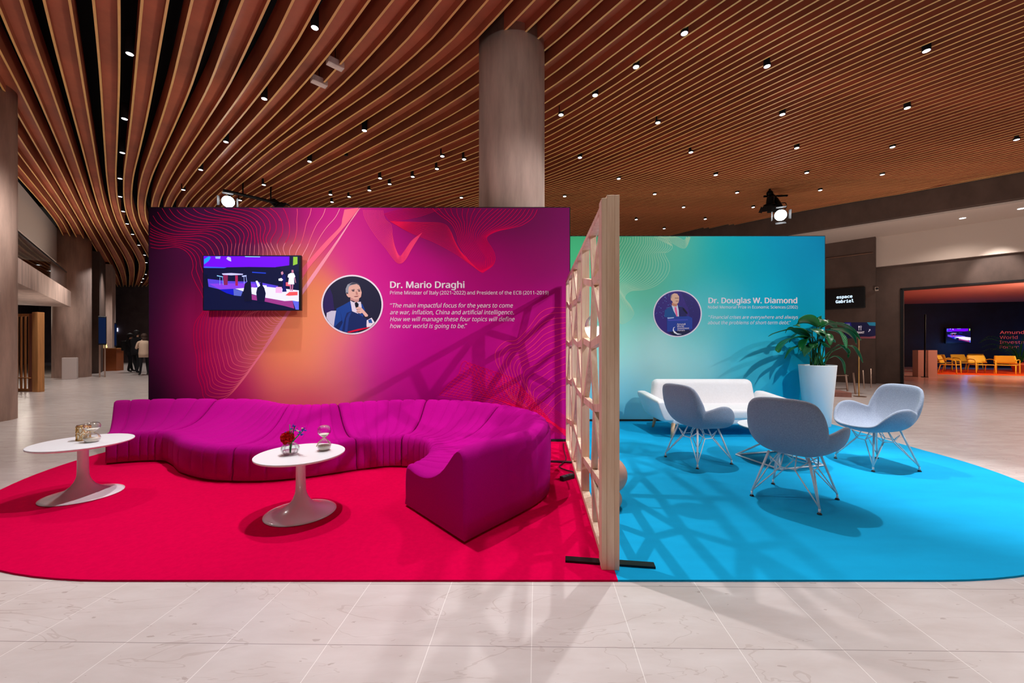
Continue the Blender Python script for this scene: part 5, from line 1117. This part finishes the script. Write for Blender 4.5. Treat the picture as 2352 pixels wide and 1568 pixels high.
# orange carpet, screen and lettering in the far room
m_ = MB(); q = [FL(2100, 858), FL(2352, 863), FL(2480, 866), FL(2480, 852), FL(2352, 849.5), FL(2105, 847)]
m_.prism([(v.x, v.y) for v in q], 0, .012); tag(m_.obj('orange_carpet', carpet_orange), 'glowing orange carpet under the yellow chairs in the far room', 'carpet')
RB = R0
u0, u1 = RB.u(2168), RB.u(2224); zt, zb = RB.z(2196, 754), RB.z(2196, 787)
e = empty('television', RB.p((u0+u1)/2, .12, zb), 0, 'distant television with purple picture on the dark blue wall of the far room', 'television', rot=RB.rot())
ww, hh = u1-u0, zt-zb; m_ = MB(); m_.box((0, -.04, hh/2), (ww+.08, .08, hh+.08)); m_.obj('bezel', black, e)
art('screen', [(c, [(x/tw*ww, z/th*hh) for x, z in scr(L)]) for c, L in tvp[:22]], screen_mat, e, .0003, .0815)
e = empty('wall_lettering', RB.p(RB.u(2296), 0, 0), 0, 'pink event lettering on the dark blue wall of the far room', 'sign', rot=RB.rot()); uu = RB.u(2296)
pinkt = mat('pink_letters', (220, 90, 90), .5, emit=(220, 80, 80), es=.35)
for s_, b_, x1_, bo in (('Amundi', 766.5, 2357, .07), ('World', 778, 2337, .0), ('Investment', 789, 2386, .0), ('Forum', 800, 2340, 0)):
    text('lettering', s_, 0, RB.u(x1_)-uu, RB.z(2320, b_), .19, pinkt, e, bo, 0, -.01)
def arm_chair(label, m):
    e = empty('garden_armchair', (0, 0, 0), 0, label, 'armchair', 'metal armchairs in the far room'); t = .022
    for s_ in (-1, 1):
        b = MB(); b.tube(cr([(.30, .36*s_, 0), (.27, .36*s_, .5), (.22, .37*s_, .66), (-.1, .37*s_, .70), (-.34, .34*s_, .66)], 5), t); b.obj('arm_leg', m, e, smooth=True)
        b = MB(); b.tube([(-.36, .33*s_, 0), (-.26, .32*s_, .42)], t); b.obj('rear_leg', m, e, smooth=True)
    b = MB(); 
    for k in range(9): b.beam((-.26+.065*k, -.31, .43), (-.26+.065*k, .31, .43), .035, .02, (0, 0, 1))
    b.tube([(.28, -.32, .43), (-.28, -.32, .43), (-.28, .32, .43), (.28, .32, .43), (.28, -.32, .43)], t*.8); b.obj('seat', m, e)
    b = MB(); P = [[(-.28-.14*v+.04*math.cos(u*1.4), .36*u*(1-.1*v*v), .5+.38*v) for u in [-1+.2*i for i in range(11)]] for v in [0, .25, .5, .75, .93, 1]]
    b.grid(P); o = b.obj('backrest', m, e, smooth=True); o.modifiers.new('t', 'SOLIDIFY').thickness = .02
    return e
yc = arm_chair('x', yellow)
spots = [(2182, 857, -60, 'yellow metal armchair nearest the entrance panels in the far room'), (2214, 851, -100, 'second yellow armchair from the entrance panels in the far room'), (2232, 847.5, 200, 'yellow armchair at centre back of the far room'), (2254, 857, 250, 'yellow armchair at centre front of the far room'), (2312, 858.5, 30, 'yellow armchair turned away, left of the terracotta pot'), (2160, 850, 20, 'yellow armchair partly hidden by the beige entrance panel')]
for i, (px, py, a, lb) in enumerate(spots):
    o = yc if i == 0 else copy_tree(yc); p = FL(px, py, .012); o.location = p; o.rotation_euler.z = math.radians(a); o['label'] = lb
oc = arm_chair('orange metal armchair at the right edge behind the terracotta pot', orange_m); p = FL(2368, 851, .012); oc.location = p; oc.rotation_euler.z = math.radians(200)
p = FL(2342, 854, .012); e = empty('potted_palm', p, 0, 'leafy palm in a terracotta pot at the right edge of the far room', 'plant')
m_ = MB(); m_.lathe([(.22, 0), (.31, .36), (.35, .36), (.36, .46), (.31, .46), (.29, .40)], 32); m_.obj('pot', mat('terracotta', (222, 128, 100), .7), e, smooth=True)
m_ = MB(); rs = random.Random(4)
for k in range(34):
    a = rs.uniform(0, 6.28); L_ = rs.uniform(.7, 1.5); hh = rs.uniform(.9, 2.0); c = Vector((math.cos(a), math.sin(a), 0)); pts = cr([Vector((0, 0, .4)), c*L_*.3+Vector((0, 0, .4+hh*.6)), c*L_*.7+Vector((0, 0, .4+hh*.85)), c*L_+Vector((0, 0, .4+hh*.7))], 5)
    m_.tube(pts, .008, 4); sd = c.cross(Vector((0, 0, 1)))
    for i in range(5, len(pts)-1):
        for s_ in (-1, 1): q = pts[i]; r_ = sd*s_*.16+c*.06+Vector((0, 0, -.05)); m_.add([q, q+c*.03, q+r_], [(0, 1, 2)])
m_.obj('fronds', leafm, e, fix=False)
# small dark fittings under the slats
for i, (px, py) in enumerate(((1598, 105), (789, 328), (795, 355), (1556, 336), (1745, 290), (2271, 273), (2236, 391), (2340, 20))):
    y = 4.8*F/(HY-py); p = DP(px, py, y); m_ = MB(); m_.box((0, 0, .1), (.05, .05, .22)); m_.box((0, 0, 0), (.07, .05, .05)); o = m_.obj('track_adapter', black_soft); o.location = p; tag(o, 'small black fitting between the ceiling slats', 'fitting', 'black fittings between the slats')

# ------------------------------------------------------------------ bring drafting units to metres
for me in {o.data.name: o.data for o in C.objects if o.type == 'MESH'}.values(): me.transform(Matrix.Scale(S, 4))
for o in C.objects:
    if o.type in ('MESH', 'EMPTY'): o.location = o.location*S
